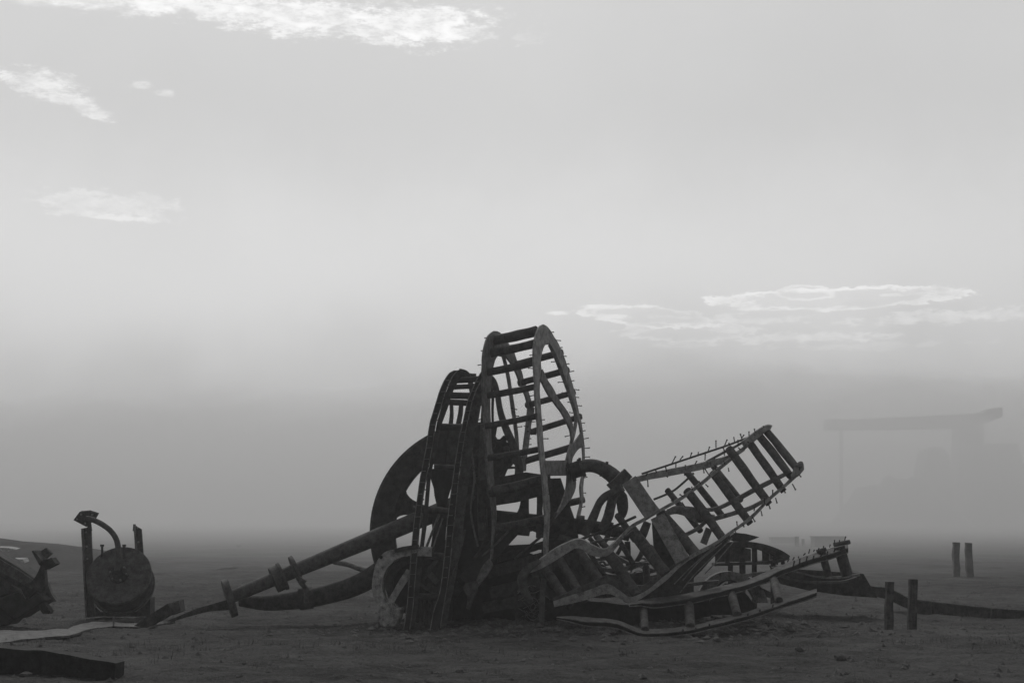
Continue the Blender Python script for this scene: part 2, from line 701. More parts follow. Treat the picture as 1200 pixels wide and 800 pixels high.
def build_dust():
    # a bank of drifting dust lying on the plain behind the wreck, lumpy on top, thin at its front
    xs = [-640 + 1280 * i / 150 for i in range(151)]
    ys = [44, 52, 60, 68] + [78 + 20 * i for i in range(11)] + [300 + 34 * i for i in range(17)]
    prof = [(44, -0.6), (62, 1.6), (80, 4.0), (100, 8), (150, 14), (220, 20), (300, 26), (450, 34), (900, 41)]

    def top(x, y):
        h = prof[-1][1]
        for (a, b) in zip(prof, prof[1:]):
            if a[0] <= y <= b[0]:
                h = a[1] + (b[1] - a[1]) * (y - a[0]) / (b[0] - a[0])
                break
        v = Vector((x, y, 0))
        k = 1 + 0.85 * noise.noise(v * 0.009 + Vector((3, 1, 0))) + 0.3 * noise.noise(v * 0.035) + 0.14 * noise.noise(v * 0.09)
        return min(45.5, h * k)
    vs, fs = [], []
    nx, ny = len(xs), len(ys)
    for y in ys:
        for x in xs:
            vs.append((x, y, max(-0.7, top(x, y))))
    for y in ys:
        for x in xs:
            vs.append((x, y, -1.0))
    n0 = nx * ny
    for j in range(ny - 1):
        for i in range(nx - 1):
            k = j * nx + i
            fs.append((k, k + 1, k + nx + 1, k + nx))
            fs.append((n0 + k, n0 + k + nx, n0 + k + nx + 1, n0 + k + 1))
    for i in range(nx - 1):
        fs.append((i, n0 + i, n0 + i + 1, i + 1))
        k = (ny - 1) * nx + i
        fs.append((k, k + 1, n0 + k + 1, n0 + k))
    for j in range(ny - 1):
        k = j * nx
        fs.append((k, k + nx, n0 + k + nx, n0 + k))
        k = j * nx + nx - 1
        fs.append((k, n0 + k, n0 + k + nx, k + nx))
    o = ob('dust_cloud', vs, fs, dust_volume('drifting_dust', DUST, DUST_C))
    for p in o.data.polygons:
        p.use_smooth = True
    tag(o, 'pale bank of drifting dust lying on the plain behind the wreck', 'dust cloud', kind='stuff')


build_dust()

# ------------------------------------------------------------------ tall upright cage wheel in the middle
random.seed(11)
AX = (0.030, -0.004, 0.007)      # along the wheel's axle


def dR(px, py):
    return min(27.2, max(24.1, 24.2 + (px - 627 - 0.03 * (py - 480)) * 0.05))


def dL(px, py):
    return min(27.2, max(24.2, 24.4 + (px - 568 - 0.02 * (py - 480)) * 0.055))


def tall_cage():
    t = empty('cage_wheel', base(610, 733, 24.4), 'tall upright iron cage wheel with round rungs standing in the middle of the wreck', 'cage wheel')
    # right rim: front band, crown, back band
    L = [(628, 388), (626, 394), (625, 399), (624, 408), (624, 420), (624.2, 430), (624.7, 440), (625.4, 451), (625.6, 460), (626.5, 472), (627.2, 485), (628.5, 497), (629, 510), (629.8, 522), (631.2, 535), (633, 552), (634.4, 565), (635.4, 577), (636.5, 596), (637.5, 610), (637, 621), (636, 638), (637, 652)]
    R = [(645, 398), (640, 402), (637, 404.5), (635, 408), (632.5, 418), (632, 428), (633.2, 437), (631.2, 447), (630.6, 459), (631.9, 472), (632.5, 485), (633.5, 497), (634.4, 510), (635, 522), (636.5, 535), (639.4, 554), (639.7, 568), (641.9, 581), (642.8, 596), (642.2, 609), (641.9, 621), (641, 638), (641, 652)]
    rr = strip('rim', L, R, dR, M['pale'], t, AX, 70)
    L2 = [(628, 388), (630, 383.5), (634, 380.6), (638, 382), (641, 384.5), (644.5, 389), (647.5, 394.5), (652, 402), (656, 411), (660.6, 422), (663.7, 432), (666.9, 442), (669.4, 451), (671.9, 461), (674, 470), (676, 479), (678, 488), (680, 497), (681.5, 507), (683, 520), (683.7, 535), (683.3, 548), (683, 556), (681.5, 571), (682, 584), (681, 592), (678.7, 602), (676, 612), (675, 620), (676, 632)]
    R2 = [(629, 400), (633, 404), (637, 405), (640, 402.5), (642.5, 402), (643.5, 405), (645.5, 408), (648.5, 413), (651, 419), (656, 430), (659, 439), (662.5, 448), (665, 456), (667.5, 464), (671, 474), (673, 482), (675.5, 490), (677.7, 498), (679.3, 508), (681, 520), (682, 535), (681.5, 548), (681, 556), (678.5, 571), (679.4, 584), (678.5, 592), (676, 602), (673.6, 612), (672.6, 620), (673.6, 632)]
    rb = strip('rim', L2, R2, dR, M['pale'], t, AX, 80)
    # thin inner flange of the right rim, its bent brace and torn web
    band('flange', [(642.5, 404), (646, 411), (650, 420), (655, 432), (659, 443), (664, 456), (668, 468), (672, 480), (674, 491), (672.5, 503), (669, 517), (665.5, 530), (663, 541)], [2, 2, 2.4, 2.6], dR, M['pale'], t, AX, 40)
    strip('brace', [(632.5, 446), (637, 455), (642, 463.5), (647, 471), (655, 481), (660, 490), (664, 498), (667, 506), (668.5, 519)], [(634, 433), (641, 447), (647.5, 457), (653, 468), (660, 477.5), (665, 485), (668.7, 495), (670.2, 503), (671, 515)], lambda x, y: dR(x, y) - 0.1, M['mid'], t, AX, 36)
    strip('web_plate', [(680.6, 506), (674, 515), (668, 524), (664, 536), (663.5, 548), (663.5, 560), (662, 574), (658, 586), (653.5, 597), (647, 608)], [(682.8, 519), (679, 524), (673.5, 530), (669, 538), (669, 548), (672.5, 560), (673, 571), (668.5, 583), (662, 591), (649, 608)], lambda x, y: dR(x, y) - 0.06, M['mid'], t, AX, 34)
    poly('cross_plate', [(637.5, 540), (666, 539.5), (666.4, 557), (640, 557.5)], lambda x, y: dR(x, y) - 0.12, M['mid'], t, (0.0, 0.04, 0.01))
    # left rim
    L = [(577.5, 388), (572.5, 391), (568.7, 398), (566.2, 407), (564.4, 418), (564, 430), (563.4, 440), (564, 452), (564.6, 472), (565.6, 491), (566, 504), (567.5, 522), (568.7, 535), (569.4, 552), (571, 565), (573, 578), (574.4, 590), (575.6, 603), (576, 615), (575.6, 628), (575, 640), (574, 655)]
    R = [(592, 414), (588, 416), (582, 417.5), (579, 421), (577, 428), (575.6, 434), (575, 442), (573.5, 454), (572.8, 472), (573, 491), (573.7, 504), (574.4, 522), (575.6, 535), (576.3, 552), (577.5, 565), (578.7, 578), (579.4, 590), (580, 603), (579.4, 615), (577.8, 628), (577, 640), (576.5, 655)]
    rl = strip('rim', L, R, dL, M['mid'], t, AX, 70)
    L = [(577.5, 388), (581, 388.5), (584, 390), (588, 394), (595, 404), (601, 414), (605, 425), (610, 436), (612.5, 446), (617, 457.5), (620, 467), (624, 479), (624, 485), (621.4, 495), (619.4, 510), (618, 522), (616, 535), (615, 552)]
    R = [(580, 412), (582, 416), (587, 418), (590, 417), (592.5, 419), (594.5, 422), (598, 427), (603.7, 438), (607.6, 448), (612, 458), (615.5, 467), (617.4, 477), (617, 484), (615.8, 495), (614, 510), (612.5, 522), (611, 535), (609, 552)]
    rlb = strip('rim', L, R, dL, M['mid'], t, AX, 60)
    band('flange', [(588.7, 417), (592.5, 432), (595, 445), (597.4, 460), (600, 479), (602.5, 496), (604.4, 513), (605.5, 530)], [2.4, 3, 2.6], dL, M['pale'], t, AX, 30)
    # rungs, front then back
    for (a, b, r) in [((576, 399), (629, 387.5), 6.2), ((572, 414), (627, 402.5), 5.2), ((568, 437), (626, 424), 4.6), ((568, 464), (627, 453), 3.9), ((564, 500), (632, 486.5), 3.7), ((568, 537), (635, 525.5), 3.8), ((572, 577), (640, 561), 6.2), ((577, 620), (641, 607), 5.0)]:
        rod('rung', [a, ((a[0] + b[0]) / 2, (a[1] + b[1]) / 2 + 0.6), b], (dL(*a) + 0.1, dR(*b) + 0.14), r, M['log'], t, 14, 0.12)
    for (a, b, r) in [((601, 428), (659, 412.5), 4.0), ((608, 449), (666, 433), 3.9), ((617, 475), (673, 459.5), 3.6), ((622, 506), (681, 487.5), 3.7), ((612, 541), (684, 519.5), 4.0), ((640, 596), (684, 585), 4.0), ((590, 412), (648, 398), 4.0)]:
        rod('rung', [a, b], (dL(*a) + 0.15, dR(*b) + 0.05), r, M['log'], t, 14, 0.12)
    # studs along the rims
    bolts(rb, along([(645, 390), (656, 411), (667, 442), (676, 479), (682, 508), (683.5, 545)], 17, 0.6), dR, M['dark'], (7, -0.5))
    bolts(rb, along([(650, 424), (664, 458), (672, 482), (669, 510)], 8, 0.8), dR, M['dark'], (-6, 0.3))
    bolts(rb, along([(682, 560), (681, 592), (676, 612)], 4, 0.6), dR, M['dark'], (6, -0.3))
    bolts(rr, along([(626, 400), (625, 440), (627, 485), (630, 525)], 9, 0.6), dR, M['dark'], (-6, 0.6))
    bolts(rr, along([(632, 470), (634, 500), (640, 560), (642, 600)], 7, 0.6), dR, M['dark'], (7, 0.2))
    bolts(rl, along([(571, 396), (564.5, 424), (564, 452), (565.5, 490)], 7, 0.6), dL, M['dark'], (-5, 0.2))
    bolts(rlb, along([(600, 478), (604, 498), (613, 500), (618, 520)], 8, 2), dL, M['dark'], (6, 0.4))
    return t


tall_cage()

# ------------------------------------------------------------------ dark narrow wheel to its left
random.seed(21)


def dB(px, py):
    return 24.15 + max(0, (735 - py)) / 300 * 1.35


def dark_wheel():
    t = empty('cage_wheel', base(500, 733, 24.5), 'dark narrow cage wheel with paired channel rims leaning left of the tall cage', 'cage wheel')
    L = [(533, 434), (527, 437), (520.6, 446), (515, 459), (511, 472), (507, 485), (503.6, 497), (500, 521), (497, 537), (494.6, 550), (492.5, 560), (489, 585), (485.5, 610), (483, 635), (481, 660), (479, 685), (477, 710), (473, 737)]
    R = [(538, 433.5), (533, 437), (527, 446), (522, 459), (518, 472), (514, 485), (510.5, 497), (507, 521), (504, 537), (501.5, 550), (499.5, 560), (495.5, 585), (492.5, 610), (490, 635), (488, 660), (486, 685), (484, 710), (480, 737)]
    r1 = strip('rim', L, R, dB, M['black'], t, (0, 0.14, 0), 60)
    rod('rim_edge', L, lambda x, y: dB(x, y) - 0.01, 0.6, M['mid'], r1, 6)
    rod('rim_edge', R, lambda x, y: dB(x, y) - 0.01, 0.55, M['mid'], r1, 6)
    L2 = [(x + 0.8 + (1.8 if 560 < y < 640 else 0), y + 0.5) for x, y in R]
    R2 = [(546, 436), (541, 441), (535, 450), (529, 463), (525, 476), (520, 490), (516.5, 500), (512.5, 521), (509, 537), (506, 550), (504.5, 560), (502.5, 585), (500.5, 610), (497, 635), (495, 660), (492, 685), (489, 710), (485, 737)]
    r2 = strip('rim', L2, R2, lambda x, y: dB(x, y) + 0.05, M['dark'], t, (0, 0.05, 0), 60)
    band('rim', [(538, 434), (544, 435.5), (548, 440), (551, 450), (553, 470), (552, 500)], [5, 5, 4, 3], 26.6, M['dark'], t, (0.02, 0.05, 0))
    L = [(564, 436), (558, 446), (551.5, 461), (547.5, 472), (542.6, 495), (538.5, 511), (536, 527), (533, 545), (531, 560), (527, 589), (524.3, 612), (523, 632), (521, 650), (518, 677), (515, 695), (508, 717), (504, 739)]
    R = [(567, 437), (562.5, 448), (557, 459), (553, 472), (548.5, 492), (545, 509), (542, 527), (539.3, 545), (537.5, 560), (534.6, 589), (532.4, 610), (530.5, 627), (528.5, 650), (526, 672), (523, 692), (519.5, 712), (516, 735)]
    r3 = strip('rim', L, R, lambda x, y: dB(x, y) - 0.15, M['black'], t, (0, 0.14, 0), 60)
    rod('rim_edge', L, lambda x, y: dB(x, y) - 0.17, 0.6, M['mid'], r3, 6)
    rod('rim_edge', R, lambda x, y: dB(x, y) - 0.17, 0.55, M['mid'], r3, 6)
    L = [(x + 0.6, y) for x, y in R]
    R = [(577, 440), (573, 450), (568, 462), (564, 475), (560, 495), (556, 513), (553, 530), (551, 548), (549, 565), (546, 590), (543.5, 612), (541, 632), (538, 650), (535, 672), (531, 692), (527, 710), (523, 733)]
    strip('web_plate', L, R, lambda x, y: dB(x, y) + 0.02, M['iron'], t, (0, 0.04, 0), 40)
    for (a, b, r) in [((531, 446), (562, 444), 3.6), ((527, 454), (558, 452), 3.0), ((522, 463), (553, 464), 4.0), ((514, 500), (545, 500.5), 4.0), ((509, 546.5), (540, 548), 3.0), ((484, 596), (546, 600.5), 3.9), ((479, 648), (528, 653), 4.4), ((480, 698), (520, 699.5), 3.8)]:
        rod('rung', [a, b], (dB(*a) + 0.16, dB(*b) + 0.1), r, M['dark'], t, 12, 0.12)
    # back rungs and back rim seen through the front
    for (x1, x2, y) in [(520, 552, 471), (536, 558, 440)]:
        rod('rung', [(x1, y), (x2, y + 1)], 26.7, 3.6, M['dark'], t, 12, 0.1)
    band('rim', [(528, 470), (528.5, 484), (527, 500), (522, 530)], [3, 4, 5], 26.8, M['iron'], t, (0.02, 0.05, 0))
    band('rim', [(540, 468), (539, 484), (536, 500), (532, 530)], [4, 5, 6], 26.9, M['iron'], t, (0.02, 0.05, 0))
    # boards behind
    poly('board', [(515, 505), (524, 505), (521, 546), (510, 546)], 26.0, M['dark'], t, (0, 0.04, 0))
    poly('board', [(525, 504), (541, 504), (536, 546), (522.5, 546)], 26.05, M['iron'], t, (0, 0.04, 0))
    poly('board', [(506, 549), (535, 550), (532, 560), (526, 580), (522, 594), (512, 593), (509, 580)], 25.9, M['black'], t, (0, 0.05, 0))
    poly('board', [(505, 600), (524, 598), (521, 650), (503, 652), (507, 625)], 25.7, M['black'], t, (0, 0.05, 0))
    poly('board', [(504, 549), (513, 549), (518, 574), (511, 580), (505, 562)], 26.1, M['dark'], t, (0, 0.04, 0))
    for (s, path, off) in ((r1, [(521, 446), (508, 485), (500.5, 521), (493, 560), (486, 610), (481, 660), (478, 700)], 0.03), (r3, [(558, 447), (548, 472), (539, 511), (533.5, 545), (527.5, 589), (523.5, 632), (518.5, 677)], 0.18)):
        bolts(s, along(path, 20, 0.5), lambda x, y: dB(x, y) - off, M['mid'], (5.5, -0.3), 0.007, 0.05, 'cross_pin')
    for s in (r1, r3):
        bolts(s, along([(522, 452), (508, 495), (498, 545), (490, 600)] if s is r1 else [(552, 470), (543, 510), (534, 570), (525, 640)], 12, 0.8), lambda x, y: dB(x, y) - 0.16, M['dark'], (5, 0.3))


dark_wheel()

# ------------------------------------------------------------------ big spoked wheel behind
random.seed(31)


def spoked_wheel():
    cx, cy, d = 561, 622, 26.6
    t = empty('spoked_wheel', base(561, 727, d), 'large dark flywheel with broad flat rim and tapered spokes behind the left cage', 'flywheel')
    n = 72
    s = d / F
    c = W(cx, cy, d)
    vs, fs = [], []
    prof = [(97, -0.10), (100, -0.16), (123, -0.16), (126, -0.12), (126, 0.14), (97, 0.14)]
    for i in range(n):
        a = math.radians(80 + 255 * i / (n - 1))     # the rest of the rim has broken away
        for (r, y) in prof:
            vs.append(c + Vector((math.cos(a) * r * s, y, math.sin(a) * r * s)))
    k = len(prof)
    for i in range(n - 1):
        for j in range(k):
            fs.append((i * k + j, i * k + (j + 1) % k, (i + 1) * k + (j + 1) % k, (i + 1) * k + j))
    fs += [tuple(range(k)), tuple((n - 1) * k + j for j in range(k - 1, -1, -1))]
    ob('rim', vs, fs, M['dark'], t, smooth=True)
    for q in range(1, 7):
        a = math.radians(26 + 45 * q)
        u, v = Vector((math.cos(a), -math.sin(a), 0)), Vector((math.sin(a), math.cos(a), 0))
        Lp, Rp = [], []
        for (r, h) in [(14, 9), (40, 8), (70, 8), (84, 9), (91, 11.5), (96, 16), (98.5, 22)]:
            p = Vector((cx, cy, 0)) + u * r
            Lp.append(((p + v * h).x, (p + v * h).y))
            Rp.append(((p - v * h).x, (p - v * h).y))
        strip('spoke', Lp, Rp, d - 0.06, M['dark'], t, (0, 0.12, 0), 20)
    hub = [c + Vector((0, y, 0)) for y in (-0.45, -0.4, 0.3, 0.34)]
    tube3('hub', hub, [0.3, 0.36, 0.36, 0.3], M['dark'], t, 24)


spoked_wheel()

# arch-shaped disc between the two cages and the gear behind it
def arch_disc():
    t = empty('arch_plate', base(580, 727, 26.0), 'arched iron end plate wedged between the dark wheel and the tall cage', 'iron plate')
    strip('rim', [(561, 640), (559, 600), (560, 560), (562, 515), (564, 480), (566, 455), (571, 443), (577, 440), (582, 447), (586, 464), (589, 480), (595, 497), (601.5, 511), (607, 523), (612, 543), (613, 556)],
          [(572, 640), (570, 600), (570, 560), (571, 515), (573, 485), (574, 465), (575.5, 458), (577.5, 456), (579.5, 461), (581, 472), (584, 489), (589, 504), (594, 516), (599, 527), (603, 546), (603, 556)], 25.7, M['iron'], t, (0.01, 0.07, 0), 60)
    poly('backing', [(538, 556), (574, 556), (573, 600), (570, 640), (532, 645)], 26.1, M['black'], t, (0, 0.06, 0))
    band('rib', [(578, 458), (577, 480), (578, 506)], 3, 25.78, M['dark'], t, (0, 0.05, 0))
    band('rib', [(571, 462), (569, 490), (568, 506)], 3, 25.78, M['dark'], t, (0, 0.05, 0))


arch_disc()


def gear():
    cx, cy, d = 580, 548, 26.2
    t = empty('gear_wheel', base(578, 727, d), 'blackened toothed gear seen through the rungs of the tall cage', 'gear')
    s = d / F
    c = W(cx, cy, d)
    vs, fs = [], []
    n = 72
    sh = []
    for i in range(n):
        a = 2 * math.pi * i / n
        r = (38 if (i // 2) % 2 else 33) * s
        r *= 1 + 0.05 * noise.noise(Vector((math.cos(a) * 2, math.sin(a) * 2, 3)))
        if 0.02 < (a / math.pi) % 2 < 0.24:
            r *= 0.55
        if 1.62 < (a / math.pi) % 2 < 1.98:
            r *= 0.35
        sh.append((math.cos(a) * r, math.sin(a) * r))
    for y in (-0.14, 0.14):
        for (x, z) in sh:
            vs.append(c + Vector((x, y, z)))
    fs = [tuple(range(n)), tuple(range(2 * n - 1, n - 1, -1))] + [(i, (i + 1) % n, n + (i + 1) % n, n + i) for i in range(n)]
    ob('toothed_ring', vs, fs, M['dark'], t)
    # bolted bosses and ribs on its face
    for k in range(9):
        a = k * 2 * math.pi / 9 + 0.3
        if 0.1 < (a / math.pi) % 2 < 0.3 or 1.6 < (a / math.pi) % 2 < 2:
            continue
        p = c + Vector((math.cos(a) * 25 * s, -0.14, math.sin(a) * 25 * s))
        tube3('boss', [p, p + Vector((0, -0.1, 0))], [0.07, 0.06], M['iron'], t, 10)
    tube3('hub', [c + Vector((0, -0.13, 0)), c + Vector((0, -0.32, 0))], [0.22, 0.18], M['dark'], t, 16)
    for k in range(5):
        a = random.uniform(0.3, 1.6) * math.pi
        p, q = c + Vector((math.cos(a) * 12 * s, -0.2, math.sin(a) * 12 * s)), c + Vector((math.cos(a + .15) * 32 * s, -0.16, math.sin(a + .15) * 32 * s))
        tube3('rib', [p, q], [0.05, 0.03], M['iron'], t, 8)


gear()

# ------------------------------------------------------------------ elbow pipe, axle, stand
random.seed(41)


def elbow():
    t = empty('elbow_pipe', base(690, 727, 25.9), 'thick bent iron pipe arching over the middle between tall cage and fallen cage', 'pipe')
    rod('pipe', [(672, 552), (680, 547.5), (688, 545.3), (697, 545.8), (706, 549), (714, 554), (721, 560), (728, 568)], 25.9, [7.6, 7.6, 7.8, 8.4, 9.2, 9.8], M['iron'], t, 20, 0.03, 32)
    rod('flange', [(667, 553.5), (670.5, 551.8)], 25.9, 12.0, M['dark'], t, 18)
    rod('flange', [(670.5, 551.8), (681, 548)], 25.9, 9.6, M['dark'], t, 18)
    rod('flange', [(680, 548.5), (683, 547.3)], 25.9, 11.4, M['iron'], t, 18)
    for (x, y) in [(679, 537), (711, 541.5), (704, 555.5)]:
        rod('lug', [(x, y + 2.5), (x + 0.6, y - 0.8)], 25.75, 1.6, M['dark'], t, 8)
    beam('end_collar', (715, 573), (736, 554), 13, 25.7, M['iron'], t, 0.3)
    tt = empty('axle', base(640, 727, 26.1), 'heavy dark horizontal axle running behind the lower middle of the wreck', 'axle')
    rod('shaft', [(563, 605), (640, 612), (700, 618), (738, 627)], 26.1, [9, 8.5, 8, 7], M['dark'], tt, 16, 0.05)
    rod('collar', [(675, 614), (684, 615)], 26.1, 11, M['dark'], tt, 16)
    ts = empty('pedestal', base(660, 727, 25.9), 'dark tapered pedestal casting under the start of the bent pipe', 'pedestal')
    strip('leg', [(641, 560), (642, 585), (640, 610), (634, 650), (625, 715)], [(657, 560), (662, 575), (669, 595), (677, 625), (690, 715)], 25.95, M['dark'], ts, (0, 0.25, 0), 18)
    strip('leg', [(613, 560), (611, 580), (606, 600), (590, 612), (585, 625)], [(621, 556), (620, 582), (620, 600), (622, 615), (620, 628)], 25.6, M['dark'], ts, (0, 0.15, 0), 18)
    strip('leg', [(628, 556), (629, 575), (629, 600), (628, 630)], [(636, 556), (637, 575), (636, 600), (640, 630)], 25.6, M['dark'], ts, (0, 0.15, 0), 18)
    poly('crosshead', [(560, 563), (600, 556), (616, 553), (645, 557), (645, 578), (606, 588), (580, 592), (560, 600)], 25.55, M['dark'], ts, (0, 0.18, 0))
    poly('crosshead', [(575, 614), (608, 602), (650, 604), (672, 608), (672, 626), (640, 628), (624, 622), (600, 628), (578, 634)], 25.7, M['dark'], ts, (0, 0.18, 0))


elbow()

# two torn loops of strap hanging off the collar
t = empty('torn_strap', base(700, 727, 25.2), 'two curled steel straps hanging from the bent pipe like a torn loop', 'strap')
band('strap', [(728, 571), (716, 577), (707, 582), (701, 589), (696, 600), (691, 612), (683, 627)], [8, 8, 6, 8, 8], 25.2, M['iron'], t, (0.05, 0.08, 0))
band('strap', [(722, 572), (717, 582), (714, 594), (711, 606), (704, 620)], [9, 8, 9, 8], 25.3, M['iron'], t, (0.05, 0.08, 0))
band('strap', [(722, 570), (728, 585), (729, 600), (726, 608)], [6, 14, 12, 6], 25.5, M['dark'], t, (0.02, 0.06, 0))

# ------------------------------------------------------------------ fallen cage wheel, right
random.seed(51)


def dU(px, py):
    return 24.5 + (px - 640) * 0.002


def dN(px, py):
    return 23.5 + (px - 640) * 0.002


def fallen_cage():
    t = empty('cage_wheel', base(760, 738, 23.8), 'fallen cage wheel tilting up to the right with crumpled rims and thick rungs', 'cage wheel')
    AXF = (0.02, 0.02, 0.03)
    up = [(905, 499), (900, 506), (892, 513), (880, 523), (860, 539.5), (840, 556), (820, 572.5), (800, 586.5), (778, 599), (757, 611), (745, 618), (732, 629), (720, 641), (711, 649)]
    lo = [(899, 498), (893, 504), (886, 510), (876, 519), (856, 535.5), (836, 552), (816, 568.5), (797, 582.5), (775, 595), (754, 607), (741, 614), (729, 625), (716, 638), (708, 645)]
    up = [(u[0] * .7 + l[0] * .3, u[1] * .7 + l[1] * .3) for u, l in zip(up, lo)]
    ru = strip('rim', up, lo, dU, M['pale'], t, (0.005, 0.07, 0.005), 60)
    strip('rim', [(905, 499), (899, 498), (889, 503), (878, 511), (868, 518)], [(903, 503), (897, 505), (889, 511), (881, 518), (872, 524)], lambda x, y: dU(x, y) - 0.02, M['pale'], t, (0.01, 0.05, 0.02), 16)
    # the rim crumpled to the left
    strip('crumpled_rim', [(612, 673), (625, 662), (640, 650), (658, 639), (678, 631), (694, 639), (708, 643.5), (718, 637), (730, 626)], [(613, 674), (629, 668), (646, 660), (662, 649.5), (677, 642), (692, 650), (708, 652), (719, 645), (731, 630)], lambda x, y: 23.75 + (x - 610) * 0.004, M['pale'], t, (0.0, 0.06, 0.02), 40, 0.015)
    band('curled_end', [(632, 657), (619, 665), (611.5, 677), (614, 692), (622, 706)], [4, 9, 11, 9, 5], lambda x, y: 23.66, M['iron'], t, (0.02, 0.08, 0), 24, 0.012)
    # near rim
    up = [(938, 541), (929, 549), (917, 563), (898, 580), (878, 600), (853, 619), (833, 632), (803, 649), (779, 668), (755, 687), (739, 699), (727, 692), (712, 684), (692, 690), (670, 697), (648, 704)]
    lo = [(942, 547), (935, 557.5), (920, 571), (901, 588), (881, 608), (856, 626.5), (836, 640), (806, 657), (783, 677), (760, 696), (740, 706), (727, 701), (712, 695), (686, 702.5), (668, 707), (650, 711)]
    up = [((u[0] * .5 + l[0] * .5), (u[1] * .5 + l[1] * .5)) if i < 10 else u for i, (u, l) in enumerate(zip(up, lo))]
    rn = strip('rim', up, lo, dN, M['pale'], t, (0.005, 0.07, -0.004), 64, 0.012)
    strip('rim', [(930, 548), (936, 541), (941, 541), (942, 547)], [(926, 559), (934, 557), (939, 552), (942, 548)], lambda x, y: dN(x, y) - 0.01, M['pale'], t, (0.02, 0.08, -0.02), 12)
    # skirt of thin plate under the near rim
    strip('skirt', [(856, 626), (836, 640), (806, 657), (783, 677), (760, 696), (745, 704)], [(851, 640), (838, 651), (818, 672), (797, 690), (778, 700), (748, 706)], lambda x, y: dN(x, y) + 0.25, M['dark'], t, (0, 0.03, 0), 24)
    for pts in ([(858, 630), (835, 652), (812, 675), (797, 694)], [(846, 636), (820, 657), (800, 680)], [(838, 640), (812, 662), (790, 684)], [(860, 634), (842, 655), (826, 672)]):
        rod('torn_edge', pts, (23.8, 23.7), 0.7, M['mid'], t, 6)
    # front rungs
    for (a, b, r) in [((899, 506), (934, 549), 4.4), ((891, 512), (925, 556), 4.6), ((877, 517), (915, 571), 4.6), ((856, 528), (898, 586), 4.9), ((837, 556), (876, 609), 4.8), ((807, 577), (848, 632), 5.2), ((776, 604), (816, 650), 6.6), ((741, 622), (781, 673), 6.6), ((714, 650), (747, 698), 6.4), ((678, 645), (711, 692), 5.6), ((656, 656), (683, 701), 5.0), ((638, 664), (666, 706), 5.2)]:
        g = rod('rung', [(a[0] - 1.5, a[1] - 2), ((a[0] + b[0]) / 2 + random.uniform(-.6, .6), (a[1] + b[1]) / 2), (b[0] + .8, b[1] + 1)], (dU(*a) + 0.14, dN(*b) + 0.16), [r, r * 1.05, r], M['log'], t, 14, 0.12)
        rod('stub', [(b[0] + .8, b[1] + 1), (b[0] + 3.6, b[1] + 4.5)], dN(*b) + 0.14, r * 0.85, M['dark'], g, 8)
    # rungs of the far side
    for (a, b, r) in [((836, 546), (868, 586), 3.6), ((805, 553), (846, 604), 3.9), ((782, 574), (821, 622), 3.6), ((724, 604), (744, 632), 4.0), ((699, 628), (716, 648), 4.0)]:
        rod('rung', [a, b], (25.6, 24.9), r, M['log'], t, 12, 0.12)
    # straps of the far side
    s1 = band('strap', [(742, 563), (762, 558), (787, 553), (820, 546.5), (852, 537.5), (872, 526)], [6, 8, 8, 8, 7, 4], 25.2, M['pale'], t, (0, 0.05, 0.01))
    s2 = rod('strap', [(752, 555), (787, 543.5), (820, 532.5), (850, 522.5), (875, 513)], (25.6, 25.2), 1.2, M['iron'], t, 8)
    s4 = rod('strap', [(826, 542), (846, 531), (862, 523), (880, 512)], (25.3, 25.0), 1.5, M['mid'], t, 8)
    s3 = rod('strap', [(766, 585), (787, 576), (800, 566), (813, 554)], 25.6, 1.3, M['iron'], t, 8)
    band('strap', [(782, 599), (800, 595.5), (822, 597), (840, 596), (862, 586), (884, 574), (904, 564), (922, 555)], [4, 5, 4, 4, 5, 5, 5, 4], (24.9, 24.3), M['mid'], t, (0, 0.06, 0.01))
    strip('bent_plate', [(780, 600), (790, 594), (800, 594), (812, 598), (825, 602), (838, 604)], [(782, 604), (792, 602), (803, 605), (815, 612), (828, 612), (838, 608)], 24.75, M['mid'], t, (0, 0.05, 0.02), 18)
    band('strap', [(828, 610), (845, 606), (862, 601), (880, 595), (898, 585)], [5, 5, 4], (24.6, 24.1), M['mid'], t, (0, 0.05, 0.01))
    band('strap', [(803, 627), (818, 619), (830, 608)], 4, 24.6, M['mid'], t, (0, 0.05, 0.01))
    # twisted wires and thin bars on the left
    rod('strap', [(640, 648), (668, 637), (690, 628), (712, 620), (745, 605)], (24.6, 25.0), 1.6, M['dark'], t, 8)
    rod('strap', [(690, 637), (708, 632), (728, 630), (742, 622)], (24.2, 24.4), 1.6, M['iron'], t, 8)
    # inner lattice bent out of shape behind the front rungs
    for (pts, w, d, mt) in [([(672, 650), (692, 662), (715, 668), (745, 662), (772, 652)], [3, 4, 4, 3], 25.6, 'mid'), ([(668, 664), (690, 672), (716, 676), (742, 674), (768, 668)], [3, 4, 4], 25.5, 'iron'), ([(706, 640), (722, 652), (738, 660), (760, 660)], [3, 4, 3], 25.3, 'mid'),
                            ([(752, 634), (752, 645), (746, 658), (738, 668)], [4, 5, 4], 25.4, 'iron'), ([(690, 630), (700, 642), (706, 655)], [4, 5], 25.4, 'iron'), ([(716, 612), (712, 628), (704, 640)], [5, 6, 5], 25.6, 'iron'), ([(758, 612), (752, 628), (748, 640)], [8, 9, 6], 25.2, 'iron'),
                            ([(776, 678), (800, 672), (820, 660)], [3, 4], 24.6, 'mid'), ([(782, 690), (812, 684), (842, 682)], [3, 4, 4], 24.3, 'iron'), ([(700, 690), (722, 684), (748, 688), (770, 684)], [3, 4, 4], 24.4, 'mid')]:
        band('strap', pts, w, d, M[mt], t, (0.02, 0.05, 0.01), None, 0.012)
